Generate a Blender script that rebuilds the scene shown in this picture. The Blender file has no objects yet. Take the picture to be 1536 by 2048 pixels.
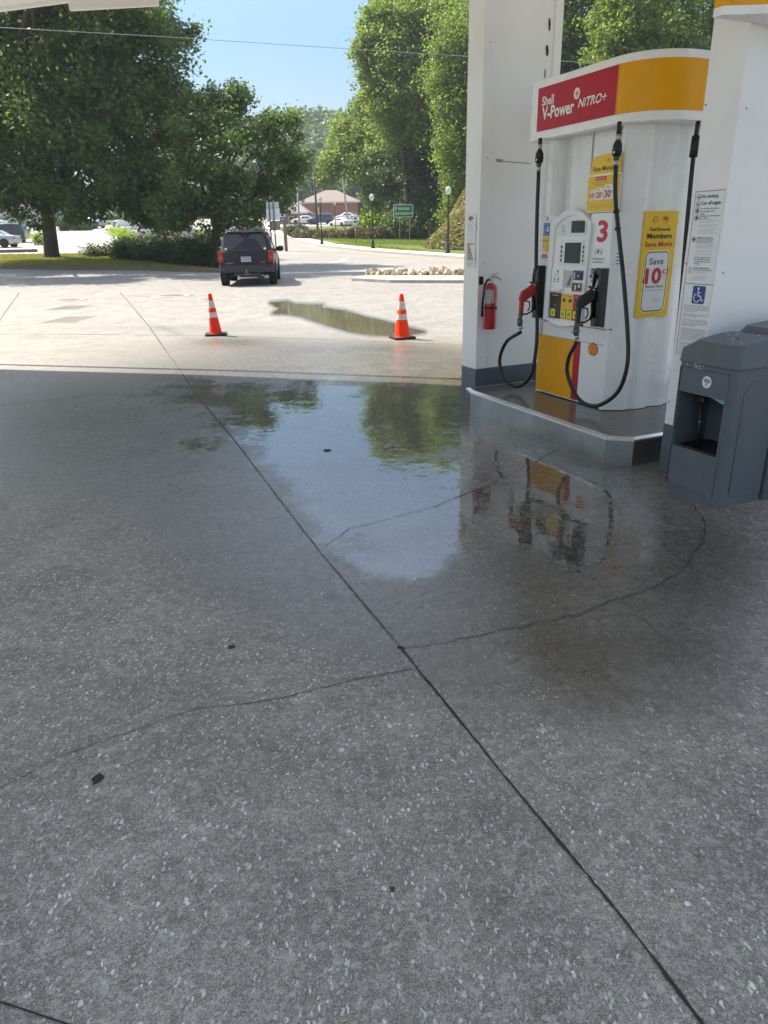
import bpy, bmesh, math, random
import numpy as np
from mathutils import Vector, Matrix
random.seed(7); rng = np.random.default_rng(7)
rad = math.radians
# ------------------------------------------------------------------ camera
FPX, CAMH, PITCH, ROLL = 1439.0, 1.6, rad(20.95), rad(1.15)
Fw = np.array([0, math.cos(PITCH), -math.sin(PITCH)])
R0 = np.array([1.0, 0, 0]); U0 = np.array([0, math.sin(PITCH), math.cos(PITCH)])
Rt = R0*math.cos(ROLL) - U0*math.sin(ROLL); Up = np.cross(Rt, Fw)
cd = bpy.data.cameras.new('camera'); cam = bpy.data.objects.new('camera', cd)
bpy.context.scene.collection.objects.link(cam)
cam.matrix_world = Matrix([[Rt[0], Up[0], -Fw[0], 0], [Rt[1], Up[1], -Fw[1], 0], [Rt[2], Up[2], -Fw[2], CAMH], [0, 0, 0, 1]])
cd.sensor_fit = 'VERTICAL'; cd.sensor_height = 36.0; cd.lens = FPX/2048*36; cd.clip_end = 3000; cd.clip_start = .05
sc = bpy.context.scene; sc.camera = cam
# ------------------------------------------------------------------ world and sun
SUN_EL = rad(50); SUN_AZ = rad(-54)          # measured from +Y, clockwise positive
w = bpy.data.worlds.new('World'); sc.world = w; w.use_nodes = True
wn = w.node_tree.nodes; wl = w.node_tree.links
sky = wn.new('ShaderNodeTexSky'); sky.sky_type = 'NISHITA'; sky.sun_disc = False
sky.sun_elevation = SUN_EL; sky.sun_rotation = SUN_AZ; sky.air_density = 1.15; sky.dust_density = .1; sky.ozone_density = 2.0
hs = wn.new('ShaderNodeHueSaturation'); hs.inputs['Saturation'].default_value = 1.3; hs.inputs['Value'].default_value = 1.0; tcw = wn.new('ShaderNodeTexCoord'); sx = wn.new('ShaderNodeSeparateXYZ'); wl.new(tcw.outputs['Generated'], sx.inputs[0]); mrw = wn.new('ShaderNodeMapRange'); mrw.interpolation_type = 'SMOOTHSTEP'; mrw.inputs['From Min'].default_value = .05; mrw.inputs['From Max'].default_value = .75; mrw.inputs['To Min'].default_value = .50; mrw.inputs['To Max'].default_value = 1.7; wl.new(sx.outputs[2], mrw.inputs[0]); wl.new(mrw.outputs[0], hs.inputs['Value']); mrs = wn.new('ShaderNodeMapRange'); mrs.inputs['From Min'].default_value = .22; mrs.inputs['From Max'].default_value = .6; mrs.inputs['To Min'].default_value = 1.2; mrs.inputs['To Max'].default_value = .42; wl.new(sx.outputs[2], mrs.inputs[0]); wl.new(mrs.outputs[0], hs.inputs['Saturation']); wl.new(sky.outputs[0], hs.inputs['Color']); wl.new(hs.outputs[0], wn['Background'].inputs[0]); wn['Background'].inputs[1].default_value = 0.10
sd = bpy.data.lights.new('sun', 'SUN'); so = bpy.data.objects.new('sun', sd); sc.collection.objects.link(so)
sd.energy = 4.4; sd.angle = rad(0.55); sd.color = (1.0, .93, .82)
sundir = Vector((math.sin(SUN_AZ)*math.cos(SUN_EL), math.cos(SUN_AZ)*math.cos(SUN_EL), math.sin(SUN_EL)))
so.rotation_euler = sundir.to_track_quat('Z', 'Y').to_euler(); so.location = (-30, 30, 60)
sc.view_settings.view_transform = 'Standard'; sc.view_settings.look = 'None'
sc.view_settings.exposure = 1.17; sc.view_settings.gamma = 1
sc.view_settings.use_white_balance = True; sc.view_settings.white_balance_temperature = 6800; sc.view_settings.white_balance_tint = 12
sc.cycles.max_bounces = 7; sc.cycles.diffuse_bounces = 4; sc.cycles.glossy_bounces = 3
sc.cycles.transmission_bounces = 4; sc.cycles.transparent_max_bounces = 6
# ------------------------------------------------------------------ terrain and pixel geometry
YC = [0, 12, 24, 40, 50, 61, 72, 110, 150, 200, 300]; ZC = [0, 0, .06, .18, .33, .6, .92, 2.1, 4.6, 7, 12]
YL = [0, 12, 24, 40, 52, 69, 110, 150, 200, 300]; ZL = [0, 0, .06, .22, .72, 1.4, 3.6, 5, 7, 12]
def T(x, y):
    x = np.asarray(x, float); y = np.asarray(y, float)
    w_ = np.clip((-x/np.maximum(y, 1)-.22)/.14, 0, 1); w_ = w_*w_*(3-2*w_)
    return np.interp(y, YC, ZC)*(1-w_)+np.interp(y, YL, ZL)*w_
def ray(u, v): return Fw + Rt*((u-768)/FPX) - Up*((v-1024)/FPX)
EYE = np.array([0, 0, CAMH])
def at(u, v, z=None):
    d = ray(u, v)
    if z is not None: return EYE + d*((z-CAMH)/d[2])
    for t in np.arange(.5, 420, .05):
        q = EYE+d*t
        if q[2] < T(q[0], q[1]): break
    lo, hi = t-.05, t
    for _ in range(14):
        t = (lo+hi)/2; q = EYE+d*t
        if q[2] < T(q[0], q[1]): hi = t
        else: lo = t
    return np.array([q[0], q[1], float(T(q[0], q[1]))])
def aty(u, v, Y):
    d = ray(u, v); return EYE + d*(Y/d[1])
def proj(P):
    q = np.asarray(P, float)-EYE; z = np.maximum(q@Fw, .02)
    return 768+FPX*(q@Rt)/z, 1024-FPX*(q@Up)/z
def G(x, y): return float(T(x, y))
# island frame: X = along the island towards the camera, Y = across it, away from the lane
HD = rad(24.0); AX = np.array([math.sin(HD), -math.cos(HD), 0]); BX = np.array([math.cos(HD), math.sin(HD), 0]); OI = np.array([1.631, 5.062, 0])
def isl(a, b, z=0): return OI+AX*a+BX*b+np.array([0, 0, z])
IROT = -(math.pi/2-HD)
# ------------------------------------------------------------------ materials
MATS = {}
def mat(name, col, rough=.5, metal=0, var=.06, scale=6, bump=0, bscale=60, coat=0, spec=.5, rvar=.08, dirt=None, dscale=1.5, damt=.5, emit=None, trans=0, ior=1.45):
    if name in MATS: return MATS[name]
    m = bpy.data.materials.new(name); m.use_nodes = True; nt = m.node_tree; N = nt.nodes; L = nt.links
    p = N['Principled BSDF']; tc = N.new('ShaderNodeTexCoord')
    nz = N.new('ShaderNodeTexNoise'); nz.inputs['Scale'].default_value = scale; nz.inputs['Detail'].default_value = 6
    L.new(tc.outputs['Object'], nz.inputs['Vector'])
    mr = N.new('ShaderNodeMapRange'); mr.inputs['To Min'].default_value = 1-var*2; mr.inputs['To Max'].default_value = 1+var*2
    L.new(nz.outputs[0], mr.inputs[0])
    mx = N.new('ShaderNodeMix'); mx.data_type = 'RGBA'; mx.blend_type = 'MULTIPLY'; mx.inputs[0].default_value = 1
    mx.inputs[6].default_value = (*col, 1); L.new(mr.outputs[0], mx.inputs[7]); out = mx.outputs[2]
    if dirt:
        n2 = N.new('ShaderNodeTexNoise'); n2.inputs['Scale'].default_value = dscale; n2.inputs['Detail'].default_value = 9; n2.inputs['Roughness'].default_value = .65
        L.new(tc.outputs['Object'], n2.inputs['Vector'])
        r2 = N.new('ShaderNodeMapRange'); r2.inputs['From Min'].default_value = .48; r2.inputs['From Max'].default_value = .72; r2.inputs['To Max'].default_value = damt
        L.new(n2.outputs[0], r2.inputs[0])
        m2 = N.new('ShaderNodeMix'); m2.data_type = 'RGBA'; L.new(r2.outputs[0], m2.inputs[0]); L.new(out, m2.inputs[6]); m2.inputs[7].default_value = (*dirt, 1); out = m2.outputs[2]
    L.new(out, p.inputs['Base Color'])
    rr = N.new('ShaderNodeMapRange'); rr.inputs['To Min'].default_value = max(.02, rough-rvar); rr.inputs['To Max'].default_value = min(1, rough+rvar)
    L.new(nz.outputs[0], rr.inputs[0]); L.new(rr.outputs[0], p.inputs['Roughness'])
    p.inputs['Metallic'].default_value = metal; p.inputs['Coat Weight'].default_value = coat; p.inputs['Coat Roughness'].default_value = .06
    p.inputs['Specular IOR Level'].default_value = spec; p.inputs['IOR'].default_value = ior; p.inputs['Transmission Weight'].default_value = trans
    if emit: p.inputs['Emission Color'].default_value = (*emit[0], 1); p.inputs['Emission Strength'].default_value = emit[1]
    if bump:
        n3 = N.new('ShaderNodeTexNoise'); n3.inputs['Scale'].default_value = bscale; n3.inputs['Detail'].default_value = 4; L.new(tc.outputs['Object'], n3.inputs['Vector'])
        b = N.new('ShaderNodeBump'); b.inputs['Strength'].default_value = bump; b.inputs['Distance'].default_value = .01
        L.new(n3.outputs[0], b.inputs['Height']); L.new(b.outputs[0], p.inputs['Normal'])
    MATS[name] = m; return m
def leafmat(name, col, col2, trans=.45, rough=.5, tcol=None):
    if name in MATS: return MATS[name]
    m = bpy.data.materials.new(name); m.use_nodes = True; nt = m.node_tree; N = nt.nodes; L = nt.links
    p = N['Principled BSDF']; ge = N.new('ShaderNodeNewGeometry'); tc = N.new('ShaderNodeTexCoord')
    nz = N.new('ShaderNodeTexNoise'); nz.inputs['Scale'].default_value = .9; nz.inputs['Detail'].default_value = 3; L.new(tc.outputs['Object'], nz.inputs['Vector'])
    ad = N.new('ShaderNodeMath'); ad.operation = 'ADD'; L.new(ge.outputs['Random Per Island'], ad.inputs[0]); L.new(nz.outputs[0], ad.inputs[1])
    mr = N.new('ShaderNodeMapRange'); mr.inputs['From Min'].default_value = .5; mr.inputs['From Max'].default_value = 1.3; L.new(ad.outputs[0], mr.inputs[0])
    mx = N.new('ShaderNodeMix'); mx.data_type = 'RGBA'; L.new(mr.outputs[0], mx.inputs[0]); mx.inputs[6].default_value = (*col, 1); mx.inputs[7].default_value = (*col2, 1)
    L.new(mx.outputs[2], p.inputs['Base Color']); p.inputs['Roughness'].default_value = rough; p.inputs['Specular IOR Level'].default_value = .35
    tr = N.new('ShaderNodeBsdfTranslucent')
    m3 = N.new('ShaderNodeMix'); m3.data_type = 'RGBA'; m3.blend_type = 'MULTIPLY'; m3.inputs[0].default_value = 1; L.new(mx.outputs[2], m3.inputs[6]); m3.inputs[7].default_value = (*(tcol or (1.9, 2.1, .8)), 1)
    L.new(m3.outputs[2], tr.inputs[0])
    ms = N.new('ShaderNodeMixShader'); ms.inputs[0].default_value = trans; L.new(p.outputs[0], ms.inputs[1]); L.new(tr.outputs[0], ms.inputs[2])
    L.new(ms.outputs[0], N['Material Output'].inputs[0]); MATS[name] = m; return m
white = mat('white_paint', (.84, .84, .83), .38, var=.025, scale=1.3, dirt=(.62, .6, .56), dscale=1.1, damt=.3, bump=.15, bscale=9, spec=.4)
whitep = mat('white_panel', (.85, .85, .84), .28, var=.02, dirt=(.62, .60, .57), dscale=2.3, damt=.25, coat=.2)
whitel = mat('white_plastic', (.82, .83, .83), .35, var=.02, dirt=(.6, .6, .58), dscale=4, damt=.2)
greyband = mat('slate_paint', (.09, .115, .14), .42, var=.08, dirt=(.16, .16, .15), dscale=5, damt=.4, bump=.2, bscale=30)
red = mat('sign_red', (.46, .004, .02), .3, var=.03, coat=.0, spec=.3)
yellow = mat('sign_yellow', (.80, .36, .004), .3, var=.03, coat=.0, spec=.3)
yel2 = mat('sticker_yellow', (.80, .50, .015), .35, var=.03)
txtw = mat('letter_white', (.85, .85, .83), .4); black = mat('black_plastic', (.012, .012, .013), .38, var=.2, dirt=(.05, .05, .045), dscale=8, damt=.5)
ink = mat('ink_black', (.02, .02, .022), .5); inkg = mat('ink_grey', (.13, .14, .15), .5); inkred = mat('ink_red', (.55, .01, .03), .4)
blue = mat('sign_blue', (.01, .04, .25), .35); blue2 = mat('sticker_blue', (.01, .14, .42), .35)
rubber = mat('black_rubber', (.014, .014, .015), .36, var=.2, bump=.15, bscale=40)
steel = mat('galvanized_steel', (.34, .34, .33), .34, metal=.85, var=.14, scale=3.5, dirt=(.2, .19, .18), dscale=3, damt=.6, bump=.08, bscale=20)
steelb = mat('bright_trim', (.75, .75, .73), .3, metal=.75, var=.1)
chrome = mat('worn_metal', (.42, .42, .41), .32, metal=1, var=.2)
darksteel = mat('grey_metal', (.12, .125, .13), .4, metal=.6, var=.2)
glassd = mat('lcd_glass', (.035, .048, .06), .45, var=.05, spec=.3); 
paper = mat('paper', (.74, .76, .76), .5, var=.03)
redpaint = mat('extinguisher_red', (.42, .012, .02), .22, coat=.5, var=.05); labelg = mat('label_grey', (.4, .4, .38), .4, var=.2, scale=30)
nozred = mat('nozzle_red', (.38, .025, .02), .35, var=.12, dirt=(.1, .03, .02), dscale=20, damt=.5)
binm = mat('bin_slate', (.098, .113, .132), .45, var=.05, scale=3, dirt=(.16, .165, .17), dscale=7, damt=.35, bump=.15, bscale=120)
# ------------------------------------------------------------------ builders
COL = sc.collection
class MB:
    def __init__(s): s.v = []; s.f = []; s.m = []; s.ms = []; s.sm = []
    def mi(s, m):
        if m not in s.ms: s.ms.append(m)
        return s.ms.index(m)
    def add(s, vs, fs, m, smooth=False, M=None):
        o = len(s.v)
        if M is not None: vs = [tuple(M @ Vector(v)) for v in vs]
        s.v += [tuple(float(c) for c in v) for v in vs]; k = s.mi(m)
        for f in fs: s.f.append([o+i for i in f]); s.m.append(k); s.sm.append(smooth)
        return s
    def box(s, x0, x1, y0, y1, z0, z1, m, M=None):
        v = [(x0, y0, z0), (x1, y0, z0), (x1, y1, z0), (x0, y1, z0), (x0, y0, z1), (x1, y0, z1), (x1, y1, z1), (x0, y1, z1)]
        return s.add(v, [(0, 3, 2, 1), (4, 5, 6, 7), (0, 1, 5, 4), (1, 2, 6, 5), (2, 3, 7, 6), (3, 0, 4, 7)], m, M=M)
    def prism(s, pts, z0, z1, m, M=None, smooth=False, caps=True):
        a = sum(pts[i][0]*pts[(i+1) % len(pts)][1]-pts[(i+1) % len(pts)][0]*pts[i][1] for i in range(len(pts)))
        if a < 0: pts = pts[::-1]
        n = len(pts); v = [(x, y, z0) for x, y in pts]+[(x, y, z1) for x, y in pts]
        s.add(v, [(i, (i+1) % n, n+(i+1) % n, n+i) for i in range(n)], m, smooth, M)
        if caps: s.add(v, [tuple(range(n-1, -1, -1)), tuple(range(n, 2*n))], m, False, M)
        return s
    def lathe(s, prof, m, n=20, M=None, smooth=True):
        v = []; f = []
        for r, z in prof:
            for k in range(n): t = 2*math.pi*k/n; v.append((r*math.cos(t), r*math.sin(t), z))
        for j in range(len(prof)-1):
            for k in range(n): f.append((j*n+k, j*n+(k+1) % n, (j+1)*n+(k+1) % n, (j+1)*n+k))
        s.add(v, f, m, smooth, M); c = []
        if prof[0][0] > 1e-4: c.append(tuple(range(n-1, -1, -1)))
        if prof[-1][0] > 1e-4: c.append(tuple((len(prof)-1)*n+k for k in range(n)))
        if c: s.add(v, c, m, False, M)
        return s
    def tube(s, path, r, m, n=10, caps=True):
        P = [Vector(p) for p in path]; rs = r if isinstance(r, (list, tuple)) else [r]*len(P)
        v = []; f = []; up = None
        for i, p in enumerate(P):
            t = (P[min(i+1, len(P)-1)]-P[max(i-1, 0)]).normalized()
            if up is None: up = Vector((0, 0, 1)) if abs(t.z) < .9 else Vector((1, 0, 0))
            a = t.cross(up)
            if a.length < 1e-5: a = t.cross(Vector((.3, .9, .1)))
            a.normalize(); up = a.cross(t).normalized()
            for k in range(n): th = 2*math.pi*k/n; v.append(tuple(p+(a*math.cos(th)+up*math.sin(th))*rs[i]))
        for j in range(len(P)-1):
            for k in range(n): f.append((j*n+k, j*n+(k+1) % n, (j+1)*n+(k+1) % n, (j+1)*n+k))
        if caps: f += [tuple(range(n-1, -1, -1)), tuple((len(P)-1)*n+k for k in range(n))]
        return s.add(v, f, m, True)
    def quad(s, a, b, c, d, m): return s.add([a, b, c, d], [(0, 1, 2, 3)], m)
    def build(s, name, parent=None, bevel=0, fix=True):
        me = bpy.data.meshes.new(name); me.from_pydata(s.v, [], s.f)
        for m in s.ms: me.materials.append(m)
        me.polygons.foreach_set('material_index', s.m); me.polygons.foreach_set('use_smooth', s.sm); me.update()
        if fix:
            bm = bmesh.new(); bm.from_mesh(me); bmesh.ops.recalc_face_normals(bm, faces=bm.faces); bm.to_mesh(me); bm.free()
        o = bpy.data.objects.new(name, me); COL.objects.link(o)
        if parent is not None:
            o.parent = parent

        if bevel:
            b = o.modifiers.new('bevel', 'BEVEL'); b.width = bevel; b.segments = 2; b.limit_method = 'ANGLE'; b.angle_limit = rad(40); b.use_clamp_overlap = True
            o.modifiers.new('wn', 'WEIGHTED_NORMAL')
        return o
PO = {}
def tag(o, label=None, cat=None, group=None, kind=None):
    for k, v in (('label', label), ('category', cat), ('group', group), ('kind', kind)):
        if v: o[k] = v
    return o
def thing(name, label, cat, loc=(0, 0, 0), rot=0, group=None):
    o = bpy.data.objects.new(name, None); COL.objects.link(o); o.location = [float(c) for c in loc]; o.rotation_euler = (0, 0, rot)
    return tag(o, label, cat, group)
def ithing(name, label, cat, a, b, z=0, group=None):
    """a thing in the island frame; its children are written in island coordinates, shifted by sh()"""
    return thing(name, label, cat, isl(a, b, z), IROT, group)
def shift(o, a, b, z=0):
    for c in o.children:
        if c.type == 'MESH' and not c.get('_s'):
            c.data.transform(Matrix.Translation((-a, -b, -z))); c['_s'] = 1
            for d in c.children:
                if not d.get('_s'): d.data.transform(Matrix.Translation((-a, -b, -z))); d['_s'] = 1
def clean(o):
    for c in [o]+list(o.children_recursive):
        if '_s' in c: del c['_s']
_dg = None
def text_verts(s, size=1.0, bold=0, align='LEFT', shear=0, space=1.0):
    c = bpy.data.curves.new('t', 'FONT'); c.body = s; c.size = size; c.offset = bold; c.align_x = align; c.shear = shear; c.resolution_u = 3; c.space_line = space
    o = bpy.data.objects.new('t', c); COL.objects.link(o)
    dg = bpy.context.evaluated_depsgraph_get(); me = bpy.data.meshes.new_from_object(o.evaluated_get(dg))
    v = [tuple(x.co) for x in me.vertices]; f = [tuple(p.vertices) for p in me.polygons]
    bpy.data.objects.remove(o); bpy.data.curves.remove(c); bpy.data.meshes.remove(me)
    return v, f
def put_text(mb, s, m, M, width=None, height=None, size=1, bold=0, align='LEFT', shear=0, space=1.0):
    """text laid with its left edge at the origin of M; width/height fit the block"""
    v, f = text_verts(s, 1, min(bold, .012), 'LEFT' if align == 'LEFT' else align, shear, space)
    if not v: return
    xs = [p[0] for p in v]; ys = [p[1] for p in v]; x0, x1, y0, y1 = min(xs), max(xs), min(ys), max(ys)
    sx = sy = size
    if height: sx = sy = height/(y1-y0)
    if width: sx = width/(x1-x0); sy = sy if height else sx
    ox = x0 if align == 'LEFT' else (x0+x1)/2
    k = max(0, min(bold, .06)-.014)*.6
    for i, (dx, dy) in enumerate(((0, 0), (k, 0), (-k, 0), (0, k), (0, -k)) if k > .004 else ((0, 0),)): mb.add([((p[0]-ox+dx)*sx, (p[1]-y0+dy)*sy, i*.00012) for p in v], f, m, M=M)
def FM(a, b, z):   # front plane (faces -b): text x -> +a, y -> z
    return Matrix(((1, 0, 0, a), (0, 0, -1, b), (0, 1, 0, z), (0, 0, 0, 1)))
def SM(a, b, z):   # side plane (faces +a): text x -> +b, y -> z
    return Matrix(((0, 0, 1, a), (1, 0, 0, b), (0, 1, 0, z), (0, 0, 0, 1)))
def rrect(x0, x1, y0, y1, r, n=5):
    out = []
    for cx, cy, t0 in ((x1-r, y1-r, 0), (x0+r, y1-r, 90), (x0+r, y0+r, 180), (x1-r, y0+r, 270)):
        for k in range(n+1): t = rad(t0+90*k/n); out.append((cx+r*math.cos(t), cy+r*math.sin(t)))
    return out
def fpoly(mb, pts, M, t, m):  # a flat plate of thickness t whose back lies in the plane of M
    mb.prism(pts, 0, t, m, M=M)
def scallop(mb, cx, cz, R, M, m_out, m_in, t=.003):
    """fan-shaped shell: red edge, yellow lobes"""
    def outline(s, extra=0):
        p = []
        for k in range(-40, 41):
            th = rad(90+k*2.9); lob = 1+.035*math.cos((k)*2*math.pi/11.5)
            q = R*s*(lob if abs(k) < 39 else .96)*(1.0-.10*(abs(k)/40)**3)+extra
            p.append((cx+q*math.cos(th)*1.0, cz+q*math.sin(th)*.98-R*.12))
        p += [(cx-.42*R*s-extra, cz-R*s*.78-extra), (cx+.42*R*s+extra, cz-R*s*.78-extra)]
        return p
    o = outline(1); mb.prism(o, 0, t, m_out, M=M)
    c0 = (cx, cz-R*.62)
    for k in range(7):
        t0 = -112+k*32+4; t1 = t0+24
        pts = [(c0[0]+.10*R*math.cos(rad(90-t)), c0[1]+.10*R*math.sin(rad(90-t))) for t in (t0*.8, t1*.8)]
        e = []
        for q in np.linspace(t1, t0, 5):
            rr = R*.86; aa = rad(90-q); e.append((cx+rr*math.cos(aa), cz-R*.12+rr*math.sin(aa)*.95))
        mb.prism([pts[0], pts[1]]+e, t, t*1.5, m_in, M=M)
    mb.prism([(cx-.3*R, cz-R*.86), (cx+.3*R, cz-R*.86), (cx+.2*R, cz-R*.62), (cx-.2*R, cz-R*.62)], t, t*1.5, m_in, M=M)
# ------------------------------------------------------------------ ground
def smooth(x, a, b): t = np.clip((x-a)/(b-a), 0, 1); return t*t*(3-2*t)
def polydist(u, v, poly):
    P = np.array(poly, float); n = len(P); d = np.full(u.shape, 1e9); ins = np.zeros(u.shape, bool)
    for i in range(n):
        a, b = P[i], P[(i+1) % n]; e = b-a
        t = np.clip(((u-a[0])*e[0]+(v-a[1])*e[1])/(e@e), 0, 1)
        d = np.minimum(d, np.hypot(u-a[0]-t*e[0], v-a[1]-t*e[1]))
        c = ((a[1] > v) != (b[1] > v)) & (u < (b[0]-a[0])*(v-a[1])/((b[1]-a[1]) or 1e-9)+a[0]); ins ^= c
    return np.where(ins, -d, d)
def gsum(u, v, L):
    r = np.ones(u.shape)
    for (cu, cv, su, sv, ang, amp) in L:
        c, s = math.cos(rad(ang)), math.sin(rad(ang)); x = (u-cu)*c+(v-cv)*s; y = -(u-cu)*s+(v-cv)*c
        r *= 1-amp*np.exp(-.5*((x/su)**2+(y/sv)**2))
    return 1-r
def set_attr(me, name, arr):
    a = me.attributes.new(name, 'FLOAT', 'POINT'); a.data.foreach_set('value', arr.astype(np.float32).ravel())
def grid_mesh(name, xs, ys, zf, m, attrs=None):
    X, Y = np.meshgrid(xs, ys); Z = zf(X, Y); nx, ny = len(xs), len(ys)
    co = np.stack([X, Y, Z], -1).reshape(-1, 3); idx = np.arange(nx*ny).reshape(ny, nx)
    F = np.stack([idx[:-1, :-1], idx[:-1, 1:], idx[1:, 1:], idx[1:, :-1]], -1).reshape(-1, 4)
    me = npmesh(name, co, F); me.materials.append(m)
    if attrs:
        for k, fn in attrs.items(): set_attr(me, k, fn(co))
    o = bpy.data.objects.new(name, me); COL.objects.link(o); return o
def npmesh(name, co, F):
    me = bpy.data.meshes.new(name); n = F.shape[1]
    me.vertices.add(len(co)); me.vertices.foreach_set('co', np.asarray(co, np.float32).ravel())
    me.loops.add(F.size); me.loops.foreach_set('vertex_index', F.astype(np.int32).ravel())
    me.polygons.add(len(F)); me.polygons.foreach_set('loop_start', np.arange(0, F.size, n, dtype=np.int32))
    me.update(calc_edges=True); me.validate(); return me
PUD = [(600, 830, 150, 50, 5, .75), (640, 905, 120, 60, 15, .9), (720, 1010, 110, 75, 30, .95), (560, 850, 90, 32, 8, .8), (690, 800, 150, 32, 4, .8), (800, 1085, 80, 55, 20, .85), (860, 940, 70, 80, 0, .85),
       (880, 830, 110, 40, 0, .75), (975, 1020, 110, 55, -10, .8), (1100, 1075, 140, 70, 0, .76), (1240, 1080, 110, 60, 0, .70), (1070, 1190, 120, 45, 0, .62), (330, 790, 180, 16, 3, .55), (150, 850, 200, 22, 0, .45), (420, 900, 110, 26, 10, .5), (1000, 770, 200, 30, 0, .7), (1160, 970, 120, 40, 15, .7), (1050, 930, 120, 30, 22, .7), (690, 1110, 70, 30, 30, .5), (390, 765, 50, 12, 5, .5)]
WET = [(700, 960, 300, 170, 20, .95), (1180, 1130, 330, 170, 0, .98), (820, 800, 300, 70, 0, .9), (250, 850, 420, 110, 0, .66), (100, 960, 300, 120, 0, .35), (560, 1100, 240, 80, 10, .55),
       (1250, 1350, 220, 100, 0, .85), (600, 1200, 300, 70, 5, .4), (950, 1300, 250, 80, 0, .5), (250, 655, 260, 7, 0, .25), (900, 735, 120, 22, 0, .55), (640, 700, 140, 14, 0, .3), (470, 683, 60, 7, 0, .5), (800, 700, 120, 10, 0, .4)]
STAIN = [(1150, 1110, 250, 130, 0, .42), (1360, 1300, 190, 120, 0, .4), (1460, 1100, 120, 100, 0, .45), (1100, 960, 160, 50, 20, .4), (1150, 1320, 90, 45, 20, .8), (1330, 1290, 90, 30, 10, .6), (1100, 1260, 70, 40, 60, .5), (1030, 1120, 150, 60, 10, .5), (600, 1110, 230, 22, -8, .3), (260, 1185, 230, 22, -4, .35), (480, 1250, 260, 26, -8, .25), (280, 910, 90, 14, 0, .35),
         (60, 980, 90, 10, 0, .35), (330, 755, 60, 8, 0, .5), (460, 825, 40, 8, 0, .45), (1450, 1450, 90, 60, 0, .35), (190, 655, 140, 6, 0, .3), (350, 665, 60, 6, 20, .5), (700, 640, 90, 6, 8, .3), (900, 650, 60, 8, 0, .4), (950, 980, 40, 14, -20, .6), (1300, 1150, 200, 60, 0, .3), (1240, 930, 160, 25, 0, .5)]
YEL = [(900, 735, 140, 28, 0, .7), (470, 690, 70, 8, 0, .7), (850, 690, 110, 10, 0, .6), (60, 665, 60, 10, 0, .4), (250, 700, 200, 14, 0, .25), (720, 730, 120, 16, 0, .3), (800, 860, 150, 60, 0, .3), (1120, 1000, 120, 60, 0, .25)]
FARPUD = [(541, 606), (556, 605), (575, 603), (590, 609), (622, 610), (646, 610), (640, 615), (690, 622), (730, 634), (770, 643), (815, 655), (850, 664), (800, 672), (745, 670), (700, 664), (655, 651), (625, 641), (600, 632), (575, 628), (545, 627), (560, 617)]
APRON = [(-400, 592), (0, 588), (240, 582), (400, 577), (470, 584), (520, 594), (560, 607), (640, 640), (760, 668), (925, 686), (1400, 716), (1400, 3000), (-400, 3000)]
def fa(fn): return lambda co: fn(*proj(co), co)
def a_pud(u, v, co): return np.maximum(gsum(u, v, PUD), smooth(-polydist(u, v, FARPUD), -2.5, 1.5)*1.6)*(co[:, 1] > .4)
def a_wet(u, v, co): return np.maximum(gsum(u, v, WET), smooth(-polydist(u, v, FARPUD), -16, 0)*.75*(co[:, 1] > 9))*(co[:, 1] > .4)
def a_stain(u, v, co): return gsum(u, v, STAIN)*(co[:, 1] > .4)
def a_yel(u, v, co): return np.maximum(gsum(u, v, YEL), smooth(-polydist(u, v, FARPUD), -6, 2)*.9)*(co[:, 1] > .4)
def a_asph(u, v, co): return smooth(polydist(u, v, APRON), -1.5, 1.5)*(co[:, 1] > 8)
def fattr(N, name):
    a = N.new('ShaderNodeAttribute'); a.attribute_name = name; return a.outputs['Fac']
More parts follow.
